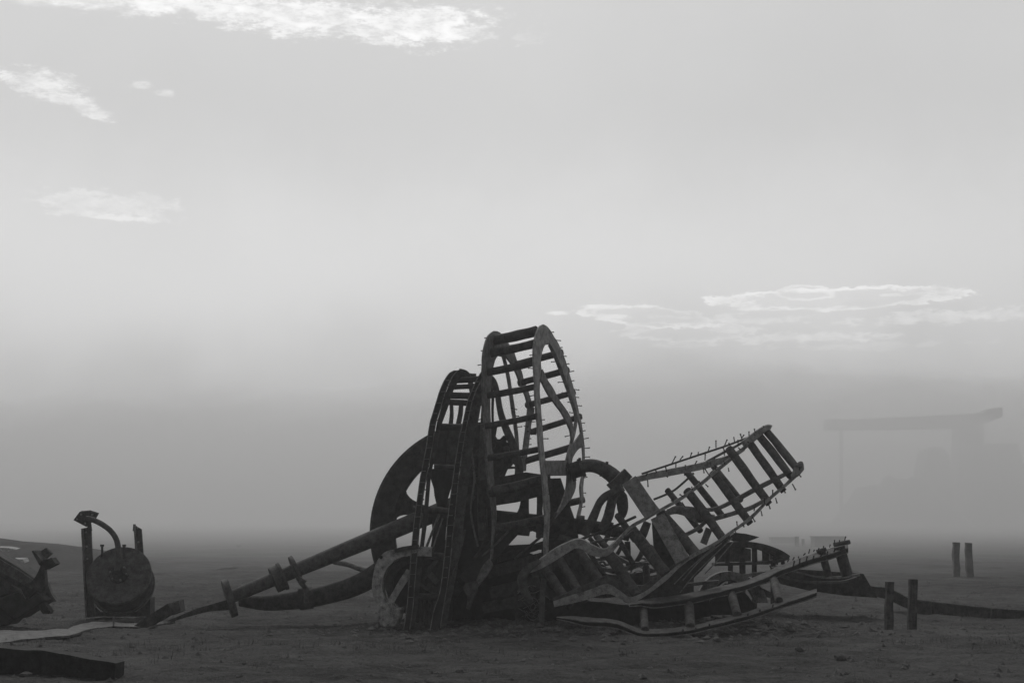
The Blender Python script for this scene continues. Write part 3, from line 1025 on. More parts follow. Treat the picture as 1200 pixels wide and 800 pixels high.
    for (a, b, r) in [((690, 646), (708, 674), 3.0), ((725, 632), (742, 660), 3.2), ((762, 640), (780, 664), 3.2), ((757, 664), (759, 694), 4.2), ((773, 668), (775, 692), 4.0), ((788, 660), (790, 690), 4.4)]:
        rod('rung', [a, b], (25.2, 24.9), r, M['log'], t, 10, 0.12)
    # broad planks
    beam('plank', (737, 563), (765, 603), 19, (24.35, 24.2), M['plank'], t, 0.12)
    beam('plank', (771, 606), (800, 657), 17, (24.25, 23.8), M['plank'], t, 0.1)
    poly('gusset', [(764, 612), (770, 610), (793, 658), (782, 666), (766, 640)], 24.6, M['dark'], t, (0, 0.05, 0))
    beam('plank', (831, 619), (824, 637), 8, 24.6, M['mid'], t, 0.05)
    for (rm, pts, d, v, k) in [(ru, [(896, 502), (860, 534), (820, 567), (790, 587)], dU, (-2.5, -5), 12), (ru, [(892, 515), (850, 549), (800, 588)], dU, (2.5, 5), 8), (s1, [(757, 556), (790, 549), (850, 534)], lambda x, y: 25.2, (1, -5), 9), (s1, [(760, 562), (800, 554), (845, 543)], lambda x, y: 25.2, (0.5, 4.5), 5),
                               (s2, [(787, 543), (830, 529), (870, 514)], lambda x, y: 25.4, (1.5, -6), 9), (rn, [(937, 551), (903, 581.5), (863, 616.5)], dN, (1.5, -5), 8), (rn, [(937, 557), (905, 586), (862, 622)], dN, (2.5, 5), 9), (s4, [(850, 529), (885, 510)], lambda x, y: 25.0, (-3, -6), 6)]:
        bolts(rm, along(pts, k, 1.2), d, M['dark'], v, 0.010, 0.8)
    strip('web_plate', [(648, 700), (668, 692), (690, 683), (712, 674), (728, 682), (742, 690), (765, 678)], [(650, 710), (668, 706), (686, 702), (712, 694), (727, 700.5), (740, 705), (778, 680)], lambda x, y: dN(x, y) + 0.26, M['iron'], t, (0, 0.04, 0), 30, 0.015)
    # torn web panel with a slotted hole between the first rungs
    tp = poly('web_plate', [(622, 672), (650, 655), (676, 645), (690, 662), (716, 692), (690, 698), (655, 707), (640, 700)], 24.75, M['iron'], t, (0, 0.05, 0))
    tube3('slot', [W(651.5, 680, 24.7), W(651.5, 680, 24.73)], [0.17, 0.17], M['black'], t, 18)
    tube3('boss', [W(664, 693, 24.6), W(664, 693, 24.75)], [0.14, 0.16], M['black'], t, 16)
    return t


fallen_cage()

# ------------------------------------------------------------------ curved double rail lying at the front right
random.seed(61)


def front_rails():
    t = empty('rail_frame', base(800, 745, 22.5), 'curved double channel rail lying on the ground in front of the fallen cage', 'rail frame')
    def rail(top, h, d, key):
        n = 56
        x0 = top[0][0]
        k = [min(1.0, 0.3 + (x - x0) / 45) for x, y in top]
        mid = [(x, y + h * 0.52 * q) for (x, y), q in zip(top, k)]
        low = [(x, y + h * q) for (x, y), q in zip(top, k)]
        w = strip('web', mid, low, d, M['black'], t, (0, 0.03, 0), n)
        P, Q, R = (cr([(x, y, 0) for x, y in e], n) for e in (top, mid, low))
        f = lambda i: i / (n - 1)
        A = [W(p.x, p.y, dep(d, p.x, p.y, f(i)) - 0.03) for i, p in enumerate(Q)]
        B = [W(p.x, p.y, dep(d, p.x, p.y, f(i)) + 0.30) for i, p in enumerate(P)]
        strip3('flange', A, B, Vector((0, 0.004, -0.014)), M[key], w, 0.014)
        A = [W(p.x, p.y, dep(d, p.x, p.y, f(i)) - 0.05) for i, p in enumerate(R)]
        B = [a + Vector((0, 0.2, 0.012)) for a in A]
        strip3('flange', A, B, Vector((0, 0, -0.012)), M['mid'], w, 0.012)
        return w
    du = lambda x, y: 23.3 + max(0, x - 740) * 0.008
    dl = lambda x, y: 22.45 + max(0, x - 800) * 0.006
    ru = rail([(738, 706), (745, 704), (752, 702), (767, 700), (800, 696), (835, 688.5), (867, 681), (895, 671), (912, 663), (937, 653.5), (955, 647.5), (975, 641.5), (994, 635)], 12, du, 'iron')
    rl = rail([(652, 722), (668, 721.5), (684, 722.5), (700, 724), (712, 724.5), (727, 727.5), (742, 733), (755, 736.5), (780, 736), (810, 732.5), (850, 723), (880, 715), (915, 703), (938, 695.5), (957, 689)], 9.5, dl, 'log')
    for (a, b, r) in [((754, 713), (756, 738), 4.6), ((807, 707), (809, 735), 5.6), ((857, 695), (864, 721), 5.2), ((906, 677), (913, 704), 4.8)]:
        rod('post', [a, b], (du(*a) + 0.12, dl(*b) + 0.2), r, M['log'], t, 12, 0.1)
    for (a, b, r) in [((963, 646), (971, 675), 4.4), ((983, 640), (993, 674), 6.6)]:
        rod('post', [a, b], du(*a) + 0.12, r, M['log'], t, 14, 0.1)
    rod('cap', [(977, 638), (996, 634.5)], du(980, 640), 2.6, M['iron'], t, 8)
    rod('cap', [(957, 646), (968, 643)], du(960, 640), 2.4, M['iron'], t, 8)
    bolts(ru, along([(905, 664), (935, 653), (960, 644), (990, 634)], 15, 0.8), lambda x, y: du(x, y) - 0.04, M['dark'], (1.2, -4), 0.010, 0.6)
    bolts(ru, along([(930, 664), (960, 652), (985, 645)], 8, 0.8), lambda x, y: du(x, y) - 0.04, M['dark'], (1.2, -5), 0.012, 0.6)
    bolts(rl, along([(800, 741), (850, 731), (905, 712)], 8, 0.8), dl, M['dark'], (0.6, -3), 0.012, 0.6)


front_rails()


def hub_casting():
    t = empty('hub_casting', base(840, 722, 24.6), 'grey wheel hub casting with round opening lying inside the curved rails', 'hub')
    d = 24.7
    strip('ring', [(816, 722), (817, 705), (822, 688), (834, 675), (850, 669.5), (866, 671), (880, 678), (894, 690), (900, 706)], [(829, 722), (832, 706), (836, 694), (842, 684), (851, 679), (861, 680), (870, 686), (880, 694), (886, 706)], d, M['mid'], t, (0, 0.25, 0), 36)
    rod('inner_ring', [(834, 706), (836, 694), (842, 684), (851, 678.5), (861, 680), (868, 687)], d + 0.05, 2.2, M['black'], t, 10)
    poly('web', [(832, 706), (838, 690), (851, 683), (862, 685), (876, 697), (884, 708), (884, 720), (832, 720)], d + 0.3, M['black'], t, (0, 0.05, 0))
    band('strap', [(872, 674), (890, 672), (908, 672), (925, 677)], [3, 5, 4], 25.0, M['mid'], t, (0, 0.06, 0))
    band('strap', [(880, 690), (895, 694), (905, 698)], [8, 9, 6], 24.9, M['iron'], t, (0, 0.06, 0))


hub_casting()


def rear_ring():
    d0 = 27.4
    t = empty('ring_frame', base(880, 716, 28.5), 'dark curved ring frame on short uprights behind the fallen cage', 'ring frame')
    dr = lambda x, y: 27.8 - (x - 846) * 0.008
    strip('band', [(838, 638), (853, 635.5), (874, 634.5), (890, 636), (905, 640), (917, 645), (926, 651)], [(838, 642), (853, 641), (874, 641.5), (890, 644), (903, 648.5), (914, 653.5), (924, 656)], dr, M['dark'], t, (0, 0.5, 0.01), 30)
    strip('band', [(838, 660), (853, 659.5), (880, 658.5), (905, 657), (924, 653)], [(838, 663), (853, 662.5), (880, 661.5), (905, 660), (926, 655)], dr, M['dark'], t, (0, 0.5, 0.01), 30)
    strip('inner_skirt', [(838, 640), (853, 640), (868, 641), (880, 643)], [(838, 660), (853, 660), (868, 660), (880, 660)], 29.2, M['dark'], t, (0, 0.05, 0), 12)
    strip('inner_skirt', [(902, 648), (912, 651), (924, 653)], [(902, 660), (912, 659), (924, 655)], 28.6, M['dark'], t, (0, 0.05, 0), 12)
    for (x, y, w) in [(852, 640, 3), (884, 642, 3.2), (897, 645, 4.2), (908, 650, 2.6), (917, 652, 2.4)]:
        rod('upright', [(x, y), (x + 0.5, 661)], dr(x, y) + 0.15, w, M['dark'], t, 10, 0.1)
    for (x, y) in [(856, 661), (884, 660), (906, 659)]:
        rod('leg', [(x, y), (x, 716)], dr(x, y) + 0.3, 3, M['dark'], t, 10, 0.1)
    t2 = empty('signal_plate', base(870, 716, 28.2), 'small flat pointed plate on a short post behind the fallen cage', 'plate')
    poly('plate', [(851, 631), (862, 624), (876, 625.5), (890, 629), (876, 634.5), (860, 634)], 27.6, M['dark'], t2, (0, 0.25, 0.01))
    rod('post', [(869.5, 632), (870, 660), (870, 716)], 27.75, 3.6, M['dark'], t2, 10)


rear_ring()


def chute():
    t = empty('chute', base(970, 697, 27), 'dark sloping steel trough behind the right end of the rails', 'trough')
    poly('side_plate', [(905, 665), (958, 668), (1012, 672), (1028, 700), (990, 697.5), (950, 692), (915, 684)], 26.6, M['dark'], t, (0.1, 0.9, 0.02))
    band('lip', [(926, 668), (942, 672), (961, 676), (985, 676.5), (1008, 673)], [2, 2, 3, 3], (26.2, 26.5), M['mid'], t, (0, 0.12, 0))
    band('lip', [(905, 673), (926, 678), (950, 682), (985, 682), (1005, 677)], [3, 3, 3], (26.0, 26.3), M['iron'], t, (0, 0.12, 0))


chute()

# ------------------------------------------------------------------ tangle at the foot of the wheels
random.seed(71)


def tangle():
    specs = [
        ('timber', (600, 620), (543, 684), 18, (25.0, 24.5), 'black', 'thick charred timber leaning diagonally across the foot of the two upright wheels'),
        ('timber', (572, 671), (630, 655), 13, (24.9, 24.8), 'dark', 'upper dark timber lying level at the foot of the tall cage'),
        ('timber', (575, 694), (634, 681), 13, (24.7, 24.6), 'dark', 'lower dark timber lying level at the foot of the tall cage'),
        ('girder', (583, 655), (668, 628), 8, (25.3, 25.4), 'dark', 'dark girder crossing behind the foot of the tall cage below the bent pipe'),
        ('girder', (577, 642), (645, 640), 6, (25.3, 25.2), 'black', 'thin black bar wedged level between the tall cage rims near the ground'),
        ('prop', (637, 678), (634, 738), 6, (23.9, 23.7), 'iron', 'short upright prop standing in front of the crumpled rim of the fallen cage'),
        ('prop', (604, 694), (607, 738), 4, (23.9, 23.8), 'dark', 'thin dark prop standing left of a short upright prop in the wire tangle'),
    ]
    for (nm, a, b, w, d, mt, lab) in specs:
        o = beam(nm, a, b, w, d, M[mt], None)
        tag(o, lab, nm)
    o = strip('plate', [(573, 654), (566, 662), (561, 672), (556, 684)], [(577, 662), (572, 671), (566, 679), (559, 688)], 24.4, M['mid'], None, (0.02, 0.03, 0), 10)
    tag(o, 'upper pale torn plate leaning against the charred diagonal timber', 'plate')
    o = strip('plate', [(545, 683), (543, 690), (548, 700), (546, 712)], [(558, 680), (559, 690), (555, 699), (549, 714)], 24.35, M['iron'], None, (0.02, 0.03, 0), 10)
    tag(o, 'lower torn plate hanging below the charred diagonal timber', 'plate')
    # added black sheets: shade in the gaps put in as dark surfaces
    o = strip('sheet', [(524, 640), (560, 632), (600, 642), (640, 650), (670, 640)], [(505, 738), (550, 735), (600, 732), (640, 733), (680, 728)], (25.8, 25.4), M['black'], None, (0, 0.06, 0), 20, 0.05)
    tag(o, 'added crumpled black sheet standing in for shade under the tall cage', 'sheet')
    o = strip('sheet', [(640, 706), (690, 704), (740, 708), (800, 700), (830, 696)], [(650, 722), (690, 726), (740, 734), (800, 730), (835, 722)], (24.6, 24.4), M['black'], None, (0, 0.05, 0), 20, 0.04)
    tag(o, 'added black sheet standing in for shade behind the two curved rails', 'sheet')
    # boxes behind the dark wheel's foot
    t = empty('engine_block', base(510, 727, 25.4), 'dark ribbed engine block behind the foot of the dark narrow wheel', 'engine block')
    poly('body', [(487, 655), (516, 651), (530, 664), (528, 735), (486, 735)], 25.2, M['dark'], t, (0, 0.7, 0), 0.03)
    beam('bright_plate', (503, 672), (513, 682), 7, 24.6, M['sheet'], t, 0.05)
    beam('bright_plate', (492, 684), (502, 691), 3.5, 24.6, M['sheet'], t, 0.05)
    beam('rib', (494, 680), (512, 654), 5, 24.8, M['iron'], t, 0.1)
    beam('rib', (500, 686), (513, 694), 8, 24.8, M['iron'], t, 0.1)
    for x in (492, 497, 503, 509):
        rod('pipe', [(x, 702), (x + 1, 712), (x + 0.5, 733)], 24.9, 1.5, M['iron'], t, 8)
    # loose bent rods
    rods = [
        ([(515, 602), (507, 622), (500, 640), (496, 652)], 24.9, 1.5, 'mid', 'upper thin bent rod hanging inside the dark narrow wheel'),
        ([(519, 607), (512, 628), (505, 650)], 24.7, 1.0, 'mid', 'thin straight rod beside a bent rod inside the dark narrow wheel'),
        ([(545, 620), (538, 650), (527, 680), (515, 735)], 24.4, 1.4, 'iron', 'long sagging cable running down right of the dark narrow wheel'),
        ([(596, 622), (578, 640), (556, 660), (535, 682)], 24.6, 1.3, 'iron', 'long thin rod lying along the charred diagonal timber'),
        ([(603, 655), (620, 640), (640, 622), (652, 600)], 24.9, 1.6, 'iron', 'curved thin rod rising behind the right rim of the tall cage'),
        ([(552, 525), (556, 560), (552, 600), (560, 640)], 25.2, 1.2, 'mid', 'upper loose rod hanging between the arched plate and the dark wheel'),
        ([(560, 560), (566, 600), (570, 630), (556, 655)], 25.0, 2.2, 'dark', 'dark hose looping down beside the left rim of the tall cage'),
    ]
    for (p, d, r, mt, lab) in rods:
        tag(rod('bent_rod', p, d, r, M[mt], None, 8), lab, 'rod')
    more = [
        ('timber', (590, 664), (655, 646), 9, (25.1, 25.2), 'dark', 'middle dark timber wedged level between the two level timbers and the crumpled rim'),
        ('timber', (566, 712), (628, 700), 12, (24.6, 24.5), 'dark', 'lowest dark timber at the foot of the tall cage nearest the ground'),
        ('girder', (530, 700), (575, 640), 8, (25.0, 25.2), 'dark', 'dark girder running parallel left of the charred diagonal timber'),
        ('girder', (622, 690), (664, 660), 7, (24.7, 24.8), 'dark', 'short dark girder slanting up to the crumpled rim beside the wire tangle'),
        ('plank', (584, 634), (600, 612), 6, (25.2, 25.3), 'iron', 'short grey plank standing askew at the left rim of the tall cage'),
        ('plank', (655, 628), (690, 640), 6, (25.0, 25.0), 'iron', 'short grey plank lying across under the torn steel straps'),
    ]
    for (nm, a, b, w, d, mt, lab) in more:
        tag(beam(nm, a, b, w, d, M[mt], None), lab, nm)
    # wire tangle
    t = empty('wire_tangle', base(618, 736, 24.1), 'tangle of thin loose wire between the two short props', 'wire')
    for k in range(16):
        x, y = random.uniform(600, 622), random.uniform(692, 728)
        p = [(x, y)]
        for s in range(4):
            x += random.uniform(2, 9)
            y += random.uniform(-7, 7)
            p.append((x, y))
        rod('wire', p, (23.95, 24.2), 0.38, M['mid'], t, 5, n=14)
    t = empty('wire_tangle', base(720, 715, 26.6), 'loose coils of bar and wire on the ground behind the rungs of the fallen cage', 'wire')
    for k in range(22):
        x, y = random.uniform(672, 770), random.uniform(655, 682)
        p = [(x, y)]
        for s in range(4):
            x += random.uniform(3, 14)
            y += random.uniform(-6, 5)
            p.append((x, y))
        rod('wire', p, (26.2, 26.8), random.choice((0.5, 0.8, 1.3, 2.0)), M[random.choice(('dark', 'iron', 'iron', 'mid'))], t, 6, n=14)
    o = strip('sheet', [(668, 676), (700, 672), (740, 674), (780, 672), (812, 676)], [(668, 700), (700, 700), (740, 702), (780, 700), (812, 700)], 27.0, M['dark'], None, (0, 0.06, 0), 20, 0.06)
    tag(o, 'low bent dark sheet behind the rungs of the fallen cage', 'sheet')
    for (a, b, w, mt, lab) in [((735, 634), (737, 668), 6, 'dark', 'short dark post standing behind the third rung of the fallen cage'), ((757, 640), (742, 664), 5, 'iron', 'leaning grey stake right of a short dark post behind the fallen cage'), ((716, 662), (728, 640), 4, 'dark', 'leaning black stake left of a short dark post behind the fallen cage')]:
        tag(beam('stake', a, b, w, 26.0, M[mt], None), lab, 'stake')


tangle()

# ------------------------------------------------------------------ whitened casting at the left foot
random.seed(81)


def casting():
    t = empty('casting', base(455, 735, 24.2), 'whitened broken wheel casting with an open ring at the left foot of the wreck', 'casting')
    d = 24.55
    strip('ring', [(506, 641), (490, 640), (477, 642), (465, 642.5), (453, 645), (445, 652), (438.5, 665), (436, 683), (437.5, 698), (443, 712), (444, 725), (448, 735)],
          [(506, 652), (490, 651), (478, 651), (469, 653), (460, 658), (453, 666), (449, 677), (448.5, 690), (451, 700), (454, 708), (460, 716), (466, 722)], d, M['cast'], t, (0.02, 0.28, 0), 44, 0.02)
    poly('foot', [(444, 708), (454, 706), (457, 701), (463, 712), (472, 711.5), (469.5, 724), (463.5, 735), (450, 735.5), (445, 731)], d - 0.04, M['cast'], t, (0.02, 0.22, 0), 0.03)
    band('strut', [(456, 707), (464, 694), (472, 681), (480, 669)], [8, 7, 8, 9], d - 0.02, M['cast'], t, (0, 0.1, 0), None, 0.015)
    strip('inner_ring', [(488, 652), (474, 654), (464, 660), (456, 670), (452, 682), (453, 694), (456, 702)], [(488, 660), (477, 661), (469, 667), (462, 676), (459, 686), (459, 694), (460, 700)], d + 0.15, M['dark'], t, (0, 0.2, 0), 30)
    strip('outer_band', [(490, 638), (474, 640), (462, 643)], [(490, 643), (476, 645), (463, 647)], d - 0.06, M['dark'], t, (0, 0.3, 0), 12)
    poly('web', [(462, 668), (488, 655), (489, 700), (470, 712), (460, 700)], d + 0.4, M['black'], t, (0, 0.05, 0))
    tube3('hole', [W(446.5, 652.5, d - 0.02), W(446.5, 652.5, d + 0.02)], [0.03, 0.03], M['black'], t, 10)


casting()

# ------------------------------------------------------------------ long pipes to the left
random.seed(91)


def long_pipe():
    t = empty('long_pipe', base(300, 705, 25.6), 'long straight flanged pipe slanting down left from the flywheel', 'pipe')
    dd = lambda x, y: 25.4 + (x - 270) * 0.003
    rod('pipe', [(266, 701), (556, 582)], dd, [7.4, 7.8, 8.4, 9.4, 10, 10.2, 10.2], M['iron'], t, 22, 0.02, 30)
    def ring(p, tdir, r, w, name, tilt=0.0):
        c = W(p[0], p[1], dd(*p))
        v = Vector((tdir[0], 0.25 + tilt, tdir[1])).normalized()
        rm = r * 25.5 / F
        tube3(name, [c - v * w / 2, c + v * w / 2], [rm, rm], M['iron'], t, 22, 0.06)
    ring((269, 700.5), (0.9, 0.3), 23, 0.11, 'flange')
    ring((325, 677.5), (0.9, 0.42), 15, 0.16, 'flange')
    ring((331, 675), (0.9, 0.42), 17, 0.05, 'flange')
    ring((347, 668.5), (0.9, 0.42), 19, 0.06, 'flange')
    rod('bracket', [(349, 676), (358, 690), (359, 706)], 25.3, 3.0, M['iron'], t, 8)
    rod('bracket', [(352, 684), (356, 678)], 25.3, 4, M['iron'], t, 8)
    poly('torn_skin', [(264, 703), (272, 714), (245, 716), (225, 721), (203, 727.5), (196, 727), (232, 712)], lambda x, y: 25.3 - (270 - x) * 0.004, M['dark'], t, (0.02, 0.1, 0.01))
    t2 = empty('curved_pipe', base(360, 706, 26), 'curved lower pipe with a collar lying on the ground under the long pipe', 'pipe')
    rod('pipe', [(282, 703), (310, 706), (345, 703), (375, 698), (405, 690), (425, 682), (444, 670)], (25.9, 25.5), [7, 9, 10.5, 11, 11.5, 12], M['dark'], t2, 20, 0.03, 30)
    rod('collar', [(351, 702), (366, 700)], 25.75, 12.5, M['dark'], t2, 18)
    t3 = rod('hose', [(392, 658), (408, 661), (425, 667), (450, 672)], (29.5, 28.5), 3.2, M['sheet'], None, 12)
    tag(t3, 'thin pale hose lying on the ground behind the curved lower pipe', 'hose')


long_pipe()

# ------------------------------------------------------------------ winch drum standing at the left
random.seed(101)


def winch():
    t = empty('winch_drum', base(137, 720, 27.2), 'round winch drum standing on edge between two drilled uprights at the left', 'winch drum')
    d = 26.6
    s = d / F
    c = W(139.5, 673.5, d)
    ax = Vector((0.05, -math.cos(math.radians(30)), math.sin(math.radians(30)))).normalized()
    r = 37 * s
    tube3('front_flange', [c - ax * 0.05, c - ax * 0.045, c, c + ax * 0.008], [r * 0.99, r, r, r * 0.985], M['iron'], t, 48)
    tube3('barrel', [c - ax * 0.40, c - ax * 0.05], [r * 0.93, r * 0.93], M['dark'], t, 40)
    tube3('rear_flange', [c - ax * 0.45, c - ax * 0.40], [r, r], M['iron'], t, 48)
    tube3('cable', [c - ax * (0.1 + 0.02 * k) + Vector((math.cos(k * 0.6), 0, 0)) * 0.0 for k in range(12)], [r * 0.95 + 0.008 * (k % 2) for k in range(12)], M['dark'], t, 40)
    h = tube3('hub_plate', [c, c + ax * 0.05], [0.19, 0.17], M['dark'], t, 8)
    tube3('hub', [c + ax * 0.05, c + ax * 0.16, c + ax * 0.17], [0.09, 0.085, 0.05], M['black'], h, 16)
    for k in range(6):
        a = k * math.pi / 3 + 0.4
        u = ax.cross(Vector((1, 0, 0))).normalized()
        w = ax.cross(u)
        p = c + (u * math.cos(a) + w * math.sin(a)) * 0.15
        tube3('nut', [p + ax * 0.05, p + ax * 0.09], [0.022, 0.022], M['mid'], h, 6)
    # drum support shoe on the ground
    poly('shoe', [(100, 700), (118, 716), (140, 719), (160, 716), (176, 700), (176, 722), (100, 722)], 26.9, M['dark'], t, (0, 0.35, 0))
    # uprights as channels with drilled holes
    def upright(x0, x1, ytop0, ytop1, xb0, xb1, yb, dz):
        o = strip('upright', [(x0, ytop0), ((x0 + xb0) / 2, (ytop0 + yb) / 2), (xb0, yb)], [(x1, ytop1), ((x1 + xb1) / 2, (ytop1 + yb) / 2), (xb1, yb)], dz, M['iron'], t, (0, 0.05, 0), 14)
        strip('lip', [(x0, ytop0), (xb0, yb)], [(x0 + 1.6, ytop0), (xb0 + 1.6, yb)], dz - 0.1, M['mid'], o, (0, 0.1, 0), 8)
        for f in (0.04, 0.2, 0.34):
            p = W(x0 + (xb0 - x0) * f + (x1 - x0) * 0.5, ytop0 + (yb - ytop0) * f, dz)
            tube3('hole', [p + Vector((0, -0.012, 0)), p + Vector((0, 0.01, 0))], [0.02, 0.02], M['rim'], o, 8)
        return o
    upright(95, 106.5, 619, 617, 100, 111, 723, 26.8)
    upright(156, 165.5, 614, 620, 164, 173, 718, 27.2)
    rod('spike', [(156.5, 622), (157, 614)], 27.2, 1.0, M['dark'], t, 6)
    rod('arm', [(137, 668), (139, 652), (138.4, 641), (136, 631), (129.5, 621.5), (119, 613.6), (108, 608.5), (101, 607)], 26.35, [3.6, 3.4, 3.2, 3.2, 3.0], M['iron'], t, 14, 0.03, 36)
    p = poly('head_plate', [(86, 609), (93, 599.6), (103.6, 598.7), (114, 602), (110.5, 608.5), (101, 617)], lambda x, y: 26.5 + (x - 86) * 0.01, M['dark'], t, (0.02, 0.05, 0.02))
    for (x, y) in [(90, 608), (95, 602.5), (108, 602.5), (99.5, 613)]:
        q = W(x, y, 26.5 + (x - 86) * 0.01)
        tube3('hole', [q + Vector((0, -0.012, 0)), q + Vector((0, 0.01, 0))], [0.02, 0.02], M['rim'], p, 8)
    rod('stem', [(104, 610), (105.5, 622)], 26.75, 2.6, M['dark'], t, 8)
    for x in (119.7, 145.6):
        rod('stud', [(x, 655), (x, 639.5)], 26.78, 1.4, M['dark'], t, 8)
        rod('stud', [(x - .1, 640), (x, 637.6)], 26.78, 2.3, M['dark'], t, 8)


winch()


def left_machine():
    t = empty('machine_fragment', base(15, 730, 25.2), 'dark broken machine frame with a forked arm at the left edge of the picture', 'machine')
    poly('frame', [(-40, 632), (0, 651.5), (24, 666), (42, 679), (44, 692), (31, 704), (20, 693), (0, 700), (-40, 720)], 25.0, M['dark'], t, (0, 0.6, 0), 0.02)
    poly('lower_block', [(-30, 708), (0, 700), (19.5, 693), (30, 704), (43.5, 694), (53, 703), (18, 726), (2, 713), (-30, 716)], 24.75, M['black'], t, (0, 0.7, 0), 0.02)
    poly('skid', [(-30, 712), (2, 711), (17, 725), (10, 732), (-30, 737)], 24.9, M['black'], t, (0, 0.5, 0), 0.02)
    poly('pale_panel', [(12, 684), (24, 690), (30, 702), (20, 692)], 24.72, M['iron'], t, (0, 0.03, 0))
    strip('arm', [(34, 684), (41, 676), (47, 664), (48.5, 654)], [(50, 697), (53, 686), (52, 668), (51, 656)], 24.9, M['dark'], t, (0, 0.15, 0), 12)
    strip('arm', [(50, 684), (54, 694), (55, 706)], [(55, 682), (60, 695), (66, 704)], 25.1, M['iron'], t, (0, 0.12, 0), 8)
    poly('fork_plate', [(37, 645.5), (39, 644.7), (48.5, 656), (46, 662)], 24.8, M['dark'], t, (0.05, 0.2, 0))
    poly('fork_plate', [(43, 648), (54, 641.5), (60, 648), (50, 657)], 25.0, M['iron'], t, (0.02, 0.05, 0))
    poly('fork_plate', [(49.5, 657.5), (60, 653), (65, 660.5), (52.5, 667)], 24.8, M['black'], t, (0.02, 0.2, 0))
    poly('foot', [(43, 708), (50, 704), (59, 716), (57, 719), (50, 719)], 24.9, M['dark'], t, (0, 0.2, 0))
    poly('side_panel', [(-20, 642), (0, 655), (24, 669), (40, 680), (37, 690), (20, 680), (0, 670), (-20, 660)], 24.96, M['iron'], t, (0, 0.03, 0))
    poly('side_panel', [(-20, 672), (0, 676), (13, 684), (10, 694), (-20, 704)], 24.95, M['dark'], t, (0, 0.04, 0))


left_machine()


def left_debris():
    # long pale sheet lying on the ground
    up = [(-30, 740), (0, 738.5), (40, 738), (75, 736.5), (90, 732), (105, 728.5), (130, 727), (150, 730), (175, 729), (205, 726)]
    lo = [(-30, 754), (0, 751.5), (45, 747), (82, 743.5), (95, 739.5), (110, 735.5), (130, 733), (150, 734), (175, 732.5), (205, 728)]
    n = 40
    A0, B0 = cr([(x, y, 0) for x, y in up], n), cr([(x, y, 0) for x, y in lo], n)
    A, B = [], []
    for i in range(n):
        zA = 0.06 + 0.05 * math.sin(i * 0.5)
        p = W(B0[i].x, B0[i].y, gd(B0[i].y) * 0.985)
        B.append(p)
        A.append(W(A0[i].x, A0[i].y, gd(A0[i].y) * 0.965))
    o = strip3('metal_sheet', A, B, Vector((0, 0.01, -0.03)), M['sheet'], None, 0.03)
    tag(o, 'long pale buckled metal sheet lying on the ground before the winch drum', 'sheet')
    o = poly('angle_iron', [(157, 733), (172, 722), (196, 707), (199, 712), (200, 719), (172, 735)], lambda x, y: 24.4 + (x - 157) * 0.01, M['dark'], None, (0.05, 0.3, 0.02))
    tag(o, 'larger dark folded angle iron lying right of the winch drum', 'angle iron')
    o = poly('angle_iron', [(196, 712), (207, 703.5), (209.5, 703), (211.5, 716), (199, 721)], 25.0, M['iron'], None, (0.02, 0.3, 0.0))
    tag(o, 'smaller folded angle iron at the right end of a larger one', 'angle iron')
    rod_o = rod('ground_peg', [(133, 733), (133.3, 722)], 24.8, 1.0, M['mid'], None, 8)
    tag(rod_o, 'thin pale peg standing through the buckled sheet before the winch drum', 'peg')
    # fallen timber in the foreground
    pts_t = [(-60, 753), (0, 759), (60, 763), (105, 771), (130, 775), (136, 776.5)]
    pts_b = [(-60, 790), (0, 793), (60, 796), (105, 799), (127, 801), (134, 800)]
    o = strip('timber', pts_t, pts_b, (16.9, 16.4), M['black'], None, (0.02, 0.3, 0), 30, 0.025)
    tag(o, 'charred square timber lying in the left foreground', 'timber')


left_debris()

# ------------------------------------------------------------------ posts
random.seed(111)
PG = 'short posts standing on the open ground'
for (px, yt, yb, w, d, lab) in [
        (1041.5, 681, 737.5, 8.4, 23.7, 'left post of the nearer dark pair standing right of the wreck'),
        (1068.5, 679, 736, 8.6, 23.9, 'right post of the nearer dark pair standing right of the wreck'),
        (1120.5, 635, 674, 7.0, 51, 'left post of the farther hazy pair standing on the plain'),
        (1136, 635.5, 674, 7.0, 51, 'right post of the farther hazy pair standing on the plain')]:
    b = base(px, yb, d)
    o = beam('post', (px + random.uniform(-1.6, 1.6), yt), (px, yb + 2), w, d, M['log' if d < 30 else 'farpost'], None, None, 0.016 if d < 30 else 0.035, 12)
    tag(o, lab, 'post', PG)

# long low sheet wall on the right
def low_wall():
    t = empty('sheet_wall', base(1120, 725, 27.2), 'long low dark steel sheet half buried in the ground at the right', 'sheet wall')
    d = lambda x, y: 29.2 - (x - 1024) * 0.011
    strip('panel', [(1018, 687), (1040, 689), (1052, 694), (1066, 701), (1093, 705), (1133, 709.5), (1163, 712.5), (1200, 715), (1270, 718)], [(1018, 697), (1040, 702), (1052, 708), (1066, 714), (1093, 724), (1133, 730), (1163, 732), (1200, 733), (1270, 736)], d, M['dark'], t, (0, 0.08, 0), 40, 0.015)
    for x in (1093, 1163, 1230):
        y = 705 + (x - 1093) * 0.11
        beam('stiffener', (x, y), (x, y + 24), 3, d(x, 0) - 0.05, M['dark'], t, 0.05)
    rod('top_edge', [(1020, 687), (1040, 689), (1052, 694), (1066, 701), (1093, 705), (1133, 709.5), (1163, 712.5), (1200, 715), (1270, 718)], d, 1.0, M['iron'], t, 8)


low_wall()

